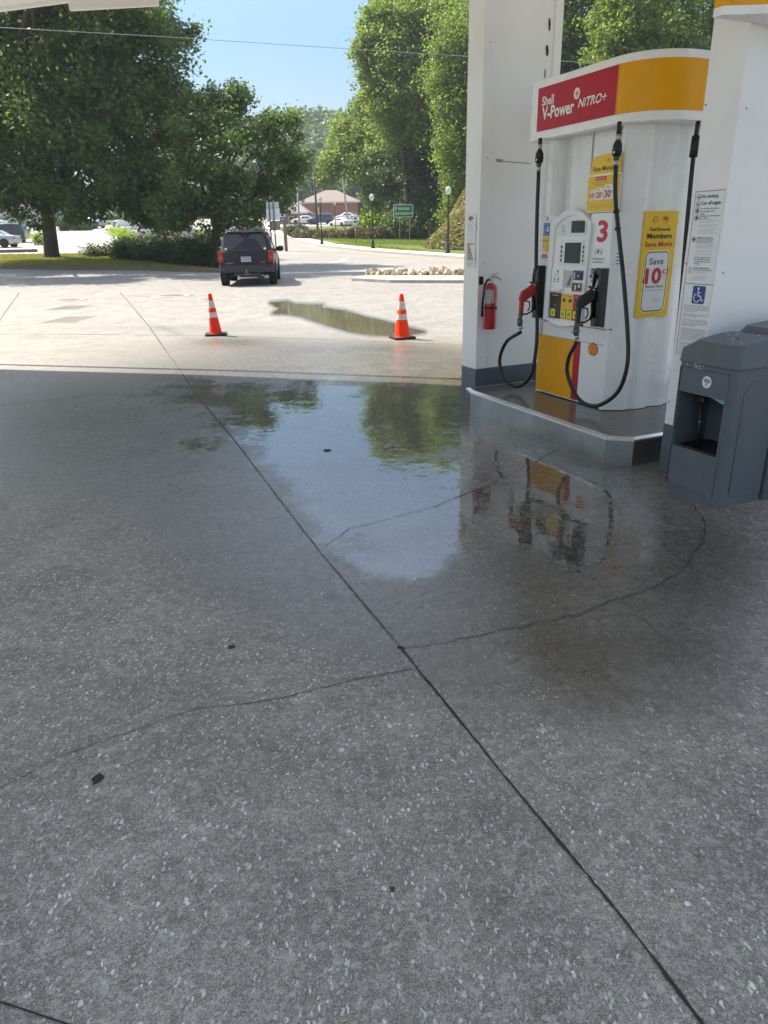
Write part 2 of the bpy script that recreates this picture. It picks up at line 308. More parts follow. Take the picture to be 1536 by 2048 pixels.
def pave_material():
    m = bpy.data.materials.new('exposed_aggregate'); m.use_nodes = True; nt = m.node_tree; N = nt.nodes; L = nt.links
    p = N['Principled BSDF']; tc = N.new('ShaderNodeTexCoord'); V = tc.outputs['Object']
    def M(op, a, b=None, c=None):
        n = N.new('ShaderNodeMath'); n.operation = op
        for i, x in enumerate((a, b, c)):
            if x is None: continue
            if isinstance(x, (int, float)): n.inputs[i].default_value = x
            else: L.new(x, n.inputs[i])
        return n.outputs[0]
    def noise(sc_, det=5, ro=.55, dist=0):
        n = N.new('ShaderNodeTexNoise'); n.inputs['Scale'].default_value = sc_; n.inputs['Detail'].default_value = det; n.inputs['Roughness'].default_value = ro; n.inputs['Distortion'].default_value = dist; L.new(V, n.inputs['Vector']); return n.outputs[0]
    def rng_(x, a, b, c=0, d=1, kind='SMOOTHSTEP'):
        n = N.new('ShaderNodeMapRange'); n.interpolation_type = kind; n.inputs['From Min'].default_value = a; n.inputs['From Max'].default_value = b; n.inputs['To Min'].default_value = c; n.inputs['To Max'].default_value = d; L.new(x, n.inputs[0]); return n.outputs[0]
    def mix(f, a, b, mode='MIX'):
        n = N.new('ShaderNodeMix'); n.data_type = 'RGBA'; n.blend_type = mode
        for i, x in ((0, f), (6, a), (7, b)):
            if isinstance(x, (int, float)): n.inputs[i].default_value = x
            elif isinstance(x, tuple): n.inputs[i].default_value = (*x, 1)
            else: L.new(x, n.inputs[i])
        return n.outputs[2]
    def vor(sc_, rnd=1, stretch=None):
        # domain is warped so that the stones are not round cells
        wv = N.new('ShaderNodeTexNoise'); wv.inputs['Scale'].default_value = sc_*1.1; wv.inputs['Detail'].default_value = 2; L.new(V, wv.inputs['Vector'])
        vm = N.new('ShaderNodeVectorMath'); vm.operation = 'MULTIPLY_ADD'; L.new(wv.outputs['Color'], vm.inputs[0]); vm.inputs[1].default_value = (1.25/sc_,)*3; L.new(V, vm.inputs[2])
        n = N.new('ShaderNodeTexVoronoi'); n.inputs['Scale'].default_value = sc_; n.inputs['Randomness'].default_value = rnd
        if stretch:
            mp = N.new('ShaderNodeMapping'); mp.inputs['Rotation'].default_value = (0, 0, rad(stretch)); mp.inputs['Scale'].default_value = (1.5, .75, 1); L.new(vm.outputs[0], mp.inputs['Vector']); L.new(mp.outputs[0], n.inputs['Vector'])
        else: L.new(vm.outputs[0], n.inputs['Vector'])
        s = N.new('ShaderNodeSeparateColor'); L.new(n.outputs['Color'], s.inputs[0]); return n.outputs['Distance'], s.outputs
    big = noise(.55, 5); mid = noise(2.3, 6, .6); fine = noise(14, 6, .65); grit = noise(220, 3, .6)
    wet = M('ADD', fattr(N, 'wet'), M('MULTIPLY', M('SUBTRACT', mid, .5), .5)); wet = rng_(wet, .12, .85)
    pud = M('ADD', fattr(N, 'pud'), M('ADD', M('MULTIPLY', M('SUBTRACT', mid, .5), 1.1), M('MULTIPLY', M('SUBTRACT', fine, .5), .55))); pud = rng_(pud, .5, .86)
    stain = M('ADD', fattr(N, 'stain'), M('MULTIPLY', M('SUBTRACT', fine, .5), .7)); stain = rng_(stain, .22, .9)
    asph = fattr(N, 'asph'); yel = fattr(N, 'yel')
    cement = mix(rng_(mid, .32, .66), (.33, .32, .29), (.51, .495, .44))
    cement = mix(rng_(fine, .35, .68, 0, .5), cement, (.32, .305, .275))
    cement = mix(rng_(grit, .40, .60), mix(.9, cement, (.42, .42, .42), 'MULTIPLY'), cement); cement = mix(rng_(noise(95, 3, .6), .42, .60), mix(.6, cement, (.55, .55, .55), 'MULTIPLY'), cement)
    cement = mix(M('MULTIPLY', rng_(noise(9, 8, .75, .3), .5, .66), .5), cement, mix(1.0, cement, (.62, .60, .57), 'MULTIPLY'))
    patch = rng_(noise(4.5, 3), .35, .65, .5, 1)
    # stones of three sizes
    d1, c1 = vor(62, 1, 35); d2, c2 = vor(125, 1, -20); d3, c3 = vor(30, 1, 70)
    def stones(base, d, c, thr, size, cola, colb):
        on = M('MULTIPLY', M('MULTIPLY', patch, rng_(fine, .3, .6, .6, 1)), M('MULTIPLY', M('GREATER_THAN', c[0], thr), rng_(M('ADD', d, M('MULTIPLY', c[1], size*.6)), size*.7, size*1.05, 1, 0)))
        return mix(on, base, mix(c[2], cola, colb)), on
    col, o2 = stones(cement, d2, c2, .36, .44, (.26, .255, .24), (.74, .73, .69))
    col, o1 = stones(col, d1, c1, .50, .48, (.24, .24, .235), (.90, .88, .84))
    col, o3 = stones(col, d3, c3, .9, .32, (.26, .24, .24), (.85, .88, .9))
    col, o4 = stones(col, d2, c2, .93, .38, (.05, .05, .05), (.16, .13, .11))
    dd, cc = vor(2.6); drip = M('MULTIPLY', M('GREATER_THAN', cc[0], .45), rng_(dd, .02, .11, 1, 0)); col = mix(M('MULTIPLY', drip, .45), col, mix(1.0, col, (.30, .28, .26), 'MULTIPLY'))
    # asphalt further out: old, pale
    ac = mix(rng_(mid, .3, .7), (.25, .245, .23), (.36, .35, .32)); ac = mix(rng_(noise(24, 4, .7), .42, .58), mix(.8, ac, (.55, .55, .55), 'MULTIPLY'), ac)
    ac = mix(M('MULTIPLY', o1, .5), ac, (.60, .58, .53))
    col = mix(asph, col, ac)
    col = mix(rng_(noise(17, 5, .8), .44, .57, 0, .5), col, mix(1.0, col, (.60, .59, .57), 'MULTIPLY'))
    col = mix(rng_(noise(34, 4, .8), .50, .62, 0, .35), col, (.66, .64, .58))
    col = mix(rng_(big, .35, .7, 0, .35), col, mix(1.0, col, (.80, .77, .74), 'MULTIPLY'))
    col = mix(M('MULTIPLY', yel, .8), col, mix(1.0, col, (.92, .80, .54), 'MULTIPLY'))
    col = mix(M('MULTIPLY', M('POWER', wet, 2.0), .78), col, mix(1.0, col, (.38, .375, .37), 'MULTIPLY'))
    col = mix(M('MULTIPLY', stain, .8), col, mix(1.0, col, (.32, .30, .27), 'MULTIPLY'))
    L.new(col, p.inputs['Base Color'])
    ro = M('MULTIPLY_ADD', wet, -.42, .66); ro = M('ADD', ro, M('MULTIPLY', M('SUBTRACT', mid, .5), .22)); ro = M('ADD', ro, M('MULTIPLY', M('SUBTRACT', fine, .5), .2)); ro = M('SUBTRACT', ro, M('MULTIPLY', o1, .12))
    ro = M('MAXIMUM', ro, .12); pf = M('SUBTRACT', 1.0, pud)
    ro = M('MULTIPLY_ADD', ro, pf, .018); L.new(ro, p.inputs['Roughness'])
    L.new(M('MULTIPLY_ADD', pud, .22, M('MULTIPLY_ADD', wet, .42, 1.45)), p.inputs['IOR'])
    h = M('ADD', M('MULTIPLY', grit, .35), M('ADD', M('MULTIPLY', M('ADD', o1, o2), .35), M('MULTIPLY', fine, .5)))
    b = N.new('ShaderNodeBump'); b.inputs['Distance'].default_value = .006
    L.new(M('MULTIPLY', M('MULTIPLY_ADD', wet, -.35, .85), M('MAXIMUM', pf, .0)), b.inputs['Strength']); L.new(h, b.inputs['Height'])
    # slow undulation of the slab, water lies nearly level
    b2 = N.new('ShaderNodeBump'); b2.inputs['Distance'].default_value = .02; b2.inputs['Strength'].default_value = .10; L.new(noise(3.5, 3), b2.inputs['Height']); L.new(b.outputs[0], b2.inputs['Normal'])
    L.new(b2.outputs[0], p.inputs['Normal']); return m
pave = pave_material()
ys = [-14, -9, -5, -3, -1.5, -.5, .1]; y = .3
while y < 34: ys.append(y); y += max(.03, min(.2, .008*y))
ys.append(34.0)
xs = np.concatenate([np.arange(-22, -8, .16), np.arange(-8, 4, .055), np.arange(4, 14.2, .25)])
fore = grid_mesh('forecourt', xs, np.array(ys), lambda X, Y: T(X, Y)+.004, pave, {'pud': fa(a_pud), 'wet': fa(a_wet), 'stain': fa(a_stain), 'yel': fa(a_yel), 'asph': fa(a_asph)})
tag(fore, kind='structure')
# base ground: grass
def ground_mat(name, c1, c2, c3, s1=.5, s2=9, bump=.6, rough=.9):
    m = bpy.data.materials.new(name); m.use_nodes = True; nt = m.node_tree; N = nt.nodes; L = nt.links; p = N['Principled BSDF']; tc = N.new('ShaderNodeTexCoord')
    def nz(s): n = N.new('ShaderNodeTexNoise'); n.inputs['Scale'].default_value = s; n.inputs['Detail'].default_value = 7; n.inputs['Roughness'].default_value = .65; L.new(tc.outputs['Object'], n.inputs['Vector']); return n.outputs[0]
    def mx(f, a, b, lo=.38, hi=.62):
        r = N.new('ShaderNodeMapRange'); r.inputs['From Min'].default_value = lo; r.inputs['From Max'].default_value = hi; L.new(f, r.inputs[0])
        n = N.new('ShaderNodeMix'); n.data_type = 'RGBA'; L.new(r.outputs[0], n.inputs[0])
        for i, x in ((6, a), (7, b)):
            if isinstance(x, tuple): n.inputs[i].default_value = (*x, 1)
            else: L.new(x, n.inputs[i])
        return n.outputs[2]
    L.new(mx(nz(s2), mx(nz(s1), c1, c2), c3), p.inputs['Base Color']); p.inputs['Roughness'].default_value = rough; p.inputs['Specular IOR Level'].default_value = .3
    b = N.new('ShaderNodeBump'); b.inputs['Strength'].default_value = bump; b.inputs['Distance'].default_value = .05; L.new(nz(s2*2), b.inputs['Height']); L.new(b.outputs[0], p.inputs['Normal']); return m
grass = ground_mat('grass_ground', (.09, .125, .03), (.14, .15, .05), (.075, .11, .028))
asphalt = ground_mat('pale_asphalt', (.33, .32, .30), (.42, .405, .37), (.37, .36, .335), .35, 3, .15, .75)
asphalt2 = ground_mat('street_asphalt', (.24, .235, .22), (.33, .32, .30), (.28, .275, .26), .3, 2.5, .3, .75)
conc = ground_mat('kerb_concrete', (.60, .57, .50), (.68, .65, .58), (.52, .50, .45), .8, 5, .2, .8)
gx = np.concatenate([np.arange(-380, -60, 20), np.arange(-60, 60, 2.0), np.arange(60, 381, 20)]); gy = np.concatenate([np.arange(-140, 0, 20), np.arange(0, 160, 2.0), np.arange(160, 621, 20)])
gnd = grid_mesh('ground', gx, gy, lambda X, Y: T(X, Y)-.06, grass); tag(gnd, kind='structure')
def sheet(name, poly, lift, m, th=0, kind='structure', parent=None):
    bm = bmesh.new(); f = bm.faces.new([bm.verts.new((float(p[0]), float(p[1]), 0)) for p in poly]); f.normal_update()
    X = [p[0] for p in poly]; Y = [p[1] for p in poly]
    for ax, lo, hi in ((0, min(X), max(X)), (1, min(Y), max(Y))):
        k = math.ceil(lo/2)*2
        while k < hi:
            no = (1, 0, 0) if ax == 0 else (0, 1, 0)
            bmesh.ops.bisect_plane(bm, geom=bm.verts[:]+bm.edges[:]+bm.faces[:], plane_co=(k*no[0], k*no[1], 0), plane_no=no); k += 2
    bmesh.ops.triangulate(bm, faces=[f for f in bm.faces if len(f.verts) > 4])
    if f.is_valid and f.normal.z < 0: pass
    for v in bm.verts: v.co.z = float(T(v.co.x, v.co.y))+lift
    bmesh.ops.recalc_face_normals(bm, faces=bm.faces)
    if sum(f.normal.z for f in bm.faces) < 0: bmesh.ops.reverse_faces(bm, faces=bm.faces)
    if th:
        r = bmesh.ops.extrude_face_region(bm, geom=bm.faces[:]); 
        for e in r['geom']:
            if isinstance(e, bmesh.types.BMVert): e.co.z -= th
        bmesh.ops.recalc_face_normals(bm, faces=bm.faces)
    me = bpy.data.meshes.new(name); bm.to_mesh(me); bm.free(); me.materials.append(m)
    o = bpy.data.objects.new(name, me); COL.objects.link(o); 
    if kind: tag(o, kind=kind)
    if parent is not None: o.parent = parent
    return o
def gp(u, v): q = at(u, v); return (q[0], q[1])
KL = [gp(0, 537), gp(120, 539), gp(300, 541), gp(440, 545)]           # kerb of the left verge
NW = [gp(560, 470), (-12.6, 97), gp(640, 492), gp(700, 499), gp(746, 504), gp(820, 509), gp(895, 514.5), gp(925, 516.5)]
def ext(p, q, d):
    v = np.array(p)-np.array(q); v = v/np.linalg.norm(v); return tuple(np.array(p)+v*d)
NW = [gp(640, 492), gp(700, 499), gp(746, 504), gp(820, 509.5), gp(895, 515), gp(925, 517.5)]
NWr = ext(NW[-1], NW[-2], 40); NWl = (-13.5, 105); NWl2 = (-19.5, 130)
street = sheet('street', [(-22, 33.9), (14, 33.9), (22, 20), (60, -20), (80, -10), NWr] + NW[::-1] + [NWl, NWl2, (-34, 170), (-40, 168), (-25, 125), (-15.5, 85), (-10.5, 60), (-7.6, 44), (-6.4, 38), KL[3], KL[2], KL[1], KL[0], (-60, 50), (-60, 34)], .0, asphalt2)
# front edge of the forecourt is continued on the right by the same asphalt
lot = sheet('parking_lot', [gp(-300, 516), gp(0, 511.5), gp(180, 509.5), gp(222, 500), gp(238, 478), gp(200, 462.5), (-41, 125), (-90, 125), (-120, 60)], .01, asphalt)
verge = sheet('grass_verge', [(-60, 50.3), KL[0], KL[1], KL[2], KL[3], (-6.2, 38.3), (-7.6, 44), (-10.5, 60), (-15.5, 85), (-20, 100), gp(238, 478), gp(222, 501), gp(180, 510.5), gp(0, 512.5), gp(-300, 517)], .1, ground_mat('dry_grass', (.15, .15, .06), (.22, .19, .10), (.18, .15, .09), .6, 7), th=.12)
def strip(name, pts, w, lift, th, m, parent=None, side=1):
    P = [Vector((p[0], p[1], 0)) for p in pts]; A = []; B = []
    for i, p in enumerate(P):
        t = (P[min(i+1, len(P)-1)]-P[max(i-1, 0)]).normalized(); n = Vector((-t.y, t.x, 0))*side; A.append((p.x, p.y)); B.append((p.x+n.x*w, p.y+n.y*w))
    return sheet(name, A+B[::-1], lift, m, th, parent=parent)
kerbL = strip('kerb', [ext(KL[0], KL[1], 30)]+KL+[(-6.2, 38.3), (-7.6, 44), (-10.5, 60)], .22, .13, .16, mat('kerb_dark', (.16, .12, .09), .85, var=.15, bump=.4, bscale=8), side=-1)
side = strip('pavement', [NWr]+NW[::-1]+[NWl, NWl2], 1.7, .12, .15, conc, side=-1)
kerb2 = strip('kerb', [NWr]+NW[::-1]+[NWl, NWl2], .18, .125, .16, mat('kerb_pale', (.38, .36, .32), .85, var=.1, bump=.4, bscale=8), side=1)
bank = sheet('grass_bank', [ext(NWr, NW[-1], 1)]+[(p[0]+.7, p[1]+1.5) for p in NW[::-1]]+[(-12, 106), (-17, 130), (30, 132), (60, 90)], .06, ground_mat('mown_grass', (.10, .15, .03), (.14, .175, .045), (.12, .155, .04), .25, 5), th=.1)
uplot = sheet('upper_lot', [(-40, 136), (-30, 128), (14, 122), (40, 122), (40, 200), (-40, 200)], .03, asphalt)
# worn concrete apron band before the upper lot, centre line, turn line
yl = mat('road_yellow', (.55, .38, .12), .8, dirt=(.3, .29, .27), dscale=1.2, damt=.8); wlm = mat('road_white', (.72, .72, .70), .8, dirt=(.3, .3, .29), dscale=1.2, damt=.8)
YLN = [gp(600, 500.5), gp(640, 503), gp(700, 507), gp(750, 511), gp(830, 518), gp(925, 527)]
for k, off in enumerate((0, .3)):
    strip('centre_line', [(p[0]+off*.6, p[1]+off*.8) for p in [ext(YLN[-1], YLN[-2], 14)]+YLN[::-1]], .12, .006, 0, yl)
strip('lane_line', [gp(640, 530), gp(672, 525), gp(690, 519), gp(697, 516)], .14, .006, 0, wlm)
strip('edge_line', [gp(600, 492), gp(700, 503), gp(800, 512)][::-1], .1, .006, 0, wlm)
# joints and cracks in the slab
jm = mat('joint_dark', (.03, .028, .025), .8, var=.2); jm2 = mat('crack_dark', (.085, .078, .07), .85, var=.3)
def ribbon(name, pts, w0, w1, m, jit=.0, lift=.0075, sub=.05):
    P = [np.array(p[:2], float) for p in pts]; Q = []
    for a, b in zip(P[:-1], P[1:]):
        n = max(1, int(np.linalg.norm(b-a)/sub))
        for k in range(n): Q.append(a+(b-a)*k/n)
    Q.append(P[-1]); Q = np.array(Q); n = len(Q); ts = np.gradient(Q, axis=0); ts /= np.linalg.norm(ts, axis=1)[:, None]+1e-9; nn = np.stack([-ts[:, 1], ts[:, 0]], 1)
    w = np.interp(np.arange(n), np.linspace(0, n, 24), rng.uniform(.45, 1.25, 24))
    off = np.cumsum(rng.normal(0, jit, n)); off -= np.linspace(off[0], off[-1], n); off = off+rng.normal(0, jit*.8, n)
    wd = np.linspace(w0, w1, n)*w*.5*rng.uniform(.7, 1.3, n); L_ = Q+nn*(off+wd)[:, None]; R_ = Q+nn*(off-wd)[:, None]
    co = np.concatenate([L_, R_]); co = np.c_[co, T(co[:, 0], co[:, 1])+lift]; i = np.arange(n-1)
    me = npmesh(name, co, np.stack([i, i+1, n+i+1, n+i], 1)); me.materials.append(m); o = bpy.data.objects.new(name, me); COL.objects.link(o); tag(o, kind='structure'); return o
def pl(*a): return [at(u, v)[:2] for u, v in a]
ribbon('expansion_joint', pl((1440, 2100), (1400, 2048), (1250, 1850), (1120, 1690), (1000, 1545), (800, 1295)), .009, .009, jm, .0006, sub=.02)
ribbon('expansion_joint', pl((800, 1295), (640, 1105), (460, 870)), .005, .007, jm2, .0006, .0085, sub=.03)
ribbon('expansion_joint', pl((460, 870), (395, 790), (300, 655), (240, 585)), .016, .03, jm2, .001, sub=.1)
ribbon('expansion_joint', pl((-80, 760), (0, 640), (38, 586)), .02, .025, jm2, .001, sub=.1)
ribbon('expansion_joint', pl((-100, 667), (0, 668), (440, 672), (560, 676), (925, 690), (1000, 694)), .03, .03, mat('joint_stain', (.26, .23, .19), .8), .002, .0085, sub=.1)
ribbon('expansion_joint', pl((-30, 1992), (0, 2008), (70, 2030), (140, 2055), (300, 2120)), .007, .007, jm, .0002, .0085, sub=.02)
ribbon('crack', pl((1388, 1012), (1400, 1032), (1412, 1050), (1409, 1085), (1385, 1112), (1372, 1135), (1340, 1165), (1300, 1188), (1230, 1205), (1180, 1225), (1080, 1250), (960, 1275), (880, 1290), (803, 1300)), .007, .004, jm, .0035, sub=.02)
ribbon('crack', pl((1122, 896), (1060, 928), (1010, 955), (955, 980)), .007, .005, jm2, .003, sub=.03)
ribbon('crack', pl((955, 980), (870, 1015), (750, 1048), (700, 1060), (650, 1095)), .006, .004, jm2, .002, sub=.03)
ribbon('crack', pl((825, 1340), (700, 1360), (620, 1385), (540, 1404), (480, 1415), (400, 1422), (300, 1455), (200, 1490), (100, 1530), (0, 1580), (-60, 1620)), .0045, .0025, jm2, .0022, sub=.02)
ribbon('crack', pl((-40, 818), (60, 806), (130, 800), (190, 790), (260, 784)), .012, .008, jm2, .004, sub=.05)
ribbon('crack', pl((1280, 1235), (1330, 1280), (1380, 1305)), .003, .002, jm2, .002, sub=.02)
ribbon('crack', pl((250, 592), (320, 594), (400, 590), (470, 596)), .03, .02, jm2, .01, sub=.1)
ribbon('crack', pl((550, 588), (620, 590), (690, 592)), .02, .02, jm2, .01, sub=.1)
# seal of tar blobs and small debris lying on the slab
def blob(u, v, r, m, name, label, cat, h=.006):
    p = at(u, v); mb = MB(); n = 14; ring = [(r*(1+rng.uniform(-.35, .35))*math.cos(2*math.pi*k/n), r*.7*(1+rng.uniform(-.35, .35))*math.sin(2*math.pi*k/n)) for k in range(n)]
    mb.prism(ring, 0, h, m); o = mb.build(name, bevel=.002); o.location = (p[0], p[1], p[2]+.0045); o.rotation_euler[2] = rng.uniform(0, 3); return tag(o, label, cat)
# ------------------------------------------------------------------ drains, covers
dm = mat('drain_dark', (.12, .11, .10), .8)
for (u0, u1, v0, v1, lab) in ((113, 171, 612, 619, 'far row of short drain slots in the pale concrete, beside the manhole cover'), (108, 174, 634, 645, 'near row of longer drain slots in the pale concrete')):
    c = at((u0+u1)/2, (v0+v1)/2); a = at(u0, (v0+v1)/2); b = at(u1, (v0+v1)/2); w_ = np.linalg.norm(b-a); l_ = np.linalg.norm(at((u0+u1)/2, v0)-at((u0+u1)/2, v1))
    t = thing('drain_grate', lab, 'drain', c+[0, 0, .006], rad(-4)); mb = MB(); mb.box(-w_/2-.03, w_/2+.03, -l_/2-.03, l_/2+.03, -.02, .002, mat('grate_frame', (.46, .44, .40), .8)); mb.build('grate_frame', t)
    mb = MB()
    for k in range(15): x = -w_/2+w_*(k+.5)/15; mb.box(x-w_/120, x+w_/120, -l_/2, l_/2, .003, .006, dm)
    mb.build('slots', t)
for (u, v, r, lab) in ((138, 601, .5, 'round sunken manhole cover in a raised concrete collar, left of the long joint'), (345, 592, .62, 'round rusty rimmed manhole cover on the pale concrete, right of the long joint'), (415, 600, .3, 'small grey lid set flat in the pale concrete behind the left cone')):
    c = at(u, v); t = thing('manhole_cover', lab, 'manhole', c+[0, 0, .004]); mb = MB(); mb.lathe([(r, -.02), (r, .004), (r*.62, .012), (r*.62, .0)], mat('collar', (.36, .34, .3), .8, var=.12), 28); mb.build('collar', t)
    mb = MB(); mb.lathe([(r*.6, -.01), (r*.6, .006), (0.001, .008)], mat('cover_iron', (.16, .12, .10), .7, var=.25, scale=12), 28); mb.build('lid', t)

tag(sheet('bounce_apron', [(-70, -90), (70, -90), (70, -21), (60, -20.5), (22, 19.5), (14, 33.8), (-70, 33.8)], -.03, ground_mat('bounce_concrete', (.44, .43, .39), (.52, .50, .45), (.48, .46, .42), .3, 3, .2, .8)), kind='structure')  # pale paving added outside the view to bounce sunlight onto canopy and columns
# ------------------------------------------------------------------ pump island
def done(t, a, b, z=0): shift(t, a, b, z); clean(t)
t = ithing('pump_island', 'raised concrete pump island edged with galvanized steel plates', 'pump island', -1.0, .9)
OUT = [(-1.93, 0), (0, 0), (.125, .143), (.125, 1.68), (0, 1.82), (-2.0, 1.82), (-2.09, 1.7), (-2.09, .05)]
KH = .212
ins = [(-1.92, .035), (-.015, .035), (.09, .16), (.09, 1.66), (-.015, 1.785), (-1.98, 1.785), (-2.055, 1.69), (-2.055, .065)]
slab_ = mat('island_concrete', (.10, .095, .085), .2, var=.15, scale=2.5, dirt=(.09, .08, .07), dscale=2, damt=.6, bump=.25, bscale=18)
MB().prism(ins, 0, KH-.004, slab_).build('slab', t)
mb = MB()
for i in range(8):
    p, q = OUT[i], OUT[(i+1) % 8]; pi_, qi = ins[i], ins[(i+1) % 8]
    d = np.array(q)-np.array(p); L_ = np.linalg.norm(d); e = d/L_*.0015
    p2, q2 = np.array(p)+e, np.array(q)-e
    mb.add([(p2[0], p2[1], 0), (q2[0], q2[1], 0), (q2[0], q2[1], KH-.012), (p2[0], p2[1], KH-.012), (pi_[0], pi_[1], 0), (qi[0], qi[1], 0), (qi[0], qi[1], KH-.012), (pi_[0], pi_[1], KH-.012)], [(0, 1, 2, 3), (4, 7, 6, 5), (3, 2, 6, 7), (0, 4, 5, 1)], steel)
mb.build('steel_edging', t)
mb = MB()
for i in range(8):
    p, q = np.array(OUT[i]), np.array(OUT[(i+1) % 8]); pi_, qi = ins[i], ins[(i+1) % 8]; d = (q-p)/np.linalg.norm(q-p)*.001; n = np.array([d[1], -d[0]])/.001*.004
    if i == 7: pass
    o1, o2 = p+n, q+n
    mb.add([(o1[0], o1[1], KH-.024), (o2[0], o2[1], KH-.024), (o2[0], o2[1], KH-.010), (o1[0], o1[1], KH-.010), (pi_[0], pi_[1], KH), (qi[0], qi[1], KH), (pi_[0], pi_[1], KH-.024), (qi[0], qi[1], KH-.024)], [(0, 1, 2, 3), (3, 2, 5, 4), (0, 6, 7, 1), (4, 5, 7, 6)], steelb)
mb.build('trim_strip', t)
mb = MB()
for a_, z_ in [(-1.86, .06), (-1.86, .16), (-1.1, .17), (-.5, .17), (-.06, .17), (-.06, .05)]: mb.lathe([(.004, 0), (.004, .003), (.0005, .004)], darksteel, 8, M=FM(a_, -.0005, z_))
mb.build('rivets', t)
done(t, -1.0, .9)
# ------------------------------------------------------------------ canopy columns
def column(a0, a1, label, zt=4.5):
    b0, b1 = .25, 1.065; ac, bc = (a0+a1)/2, (b0+b1)/2
    t = ithing('canopy_column', label, 'column', ac, bc)
    r = .012
    def prof(g): # H-like cladding: flanges at both ends, web panels set back 12 mm
        f = .125; d = .014
        return [(a0-g, b0-g), (a1+g, b0-g), (a1+g, b0+f), (a1-d+g, b0+f), (a1-d+g, b1-f*.7), (a1+g, b1-f*.7), (a1+g, b1+g), (a0-g, b1+g), (a0-g, b1-f*.7), (a0+d-g, b1-f*.7), (a0+d-g, b0+f), (a0-g, b0+f)]
    MB().prism(prof(0), .345, zt, white).build('cladding', t, bevel=.010)
    MB().prism(prof(.002), -.02, .345, greyband).build('base_band', t, bevel=.010)
    mb = MB()   # worn caulk line, small scrapes and screws
    for z0, z1 in ((2.6, 3.2), (1.75, 2.35), (.9, 1.3)): mb.box(a1-.0135, a1-.0125, b0+.124, b0+.127, z0, z1, inkg)
    mb.build('caulk_line', t)
    mb = MB()
    for z in (.45, 1.35, 2.25, 3.15): mb.lathe([(.006, 0), (.006, .0015), (.001, .002)], inkg, 8, M=SM(a1, b0+.06, z)); mb.lathe([(.006, 0), (.006, .0015), (.001, .002)], inkg, 8, M=FM(a0+.02, b0, z+.05))
    mb.build('screws', t)
    return t, ac, bc
t, ac, bc = column(-2.525, -2.25, 'tall white canopy column at the far end of the island, with the fire extinguisher')
mb = MB(); chip = mat('chip_dark', (.05, .04, .035), .8); chg = mat('scrape_grey', (.3, .3, .29), .7)
for (b_, z_, w_, h_) in ((.925, 3.33, .012, .10), (.915, 3.13, .016, .09), (.905, 2.95, .005, .08)):
    mb.prism([(b_+w_*c*(1+.3*math.sin(5*q)), z_+h_*s*.5) for q, (c, s) in enumerate([(math.cos(k*.6), math.sin(k*.6)) for k in range(10)])], 0, .003, chip, M=SM(-2.262, 0, 0))
mb.prism([(.41, 2.245), (.49, 2.24), (.485, 2.215), (.42, 2.22)], 0, .002, chg, M=SM(-2.263, 0, 0))
mb.prism([(.49, 2.228), (.80, 2.215), (.80, 2.21), (.49, 2.222)], 0, .002, inkg, M=SM(-2.263, 0, 0))
mb.build('scrapes', t)
done(t, ac, bc)
t, ac, bc = column(.277, .545, 'tall white canopy column with safety notice, behind the windshield service bin')
# safety notice
M = FM(0, .2485, 0); mb = MB()
mb.add([(x, y, 0) for x, y in ((.288, .70), (.552-.02, .70), (.552-.02, 1.832), (.288, 1.832))], [(0, 1, 2, 3)], mat('notice_white', (.77, .79, .79), .3, var=.01), M=M)
nb = mb.build('safety_notice', t)
M = FM(0, .2465, 0); mb = MB()
def rect(mb, x0, x1, y0, y1, m, M): mb.add([(x0, y0, 0), (x1, y0, 0), (x1, y1, 0), (x0, y1, 0)], [(0, 1, 2, 3)], m, M=M)
rect(mb, .307, .310, .86, 1.820, inkred, M); rect(mb, .3075, .3105, .826, .859, ink, M); rect(mb, .307, .533, 1.8205, 1.8245, inkred, M)
rect(mb, .320, .541, 1.278, 1.281, ink, M)
def T_(s, x, z, h, m=ink, wd=None, b=0, sh=0): put_text(mb, s, m, FM(x, .2464, z), width=wd, height=h, bold=b, shear=sh)
T_('No smoking', .362, 1.778, .026, wd=.123, b=.012); T_('Turn off engine', .358, 1.738, .028, wd=.153, b=.012)
for i, s in enumerate(('Turn off all portable battery-', 'operated devices before', 'fueling')): T_(s, .361, 1.717-i*.015, .011, wd=(.145, .115, .035)[i], b=.01)
for i, s in enumerate(('Discharge your static electricity', 'before fueling')): T_(s, .360, 1.675-i*.014, .011, wd=(.158, .07)[i], b=.01)
for z, n in ((1.654, 3), (1.627, 3), (1.603, 3), (1.582, 2)):
    for i in range(n): T_('Do not leave the pump unattended when refueling', .361, z-i*.0062, .0036, inkg, wd=.15-.03*(i == n-1))
for i, s in enumerate(('WARNING: It is unlawful and', 'dangerous to dispense gasoline', 'into unapproved containers')): T_(s, .362, 1.550-i*.0125, .0095, wd=(.12, .135, .12)[i], b=.02)
for i in range(5): T_('Place container on the ground when filling only', .362, 1.517-i*.0062, .0036, inkg, wd=.140)
for z in (1.478, 1.46):
    for i in range(2): T_('Keep the nozzle in contact with the container', .363, z-i*.0062, .0036, inkg, wd=.135)
for i, s in enumerate(('Persons using dispensers will', 'hold open latches manually', 'at the refueling point during', 'refueling')): T_(s, .362, 1.434-i*.0125, .0095, wd=(.13, .125, .125, .045)[i], b=.012)
for i, s in enumerate(('Harmful or fatal if swallowed', 'Can cause skin or eye irritation')): T_(s, .363, 1.371-i*.0125, .0095, wd=(.13, .15)[i], b=.012)
for z, n in ((1.352, 3), (1.325, 5)):
    for i in range(n): T_('Keep out of reach of children. Vapors harmful', .365, z-i*.0062, .0036, inkg, wd=.11-.02*(i % 2))
z = 1.142
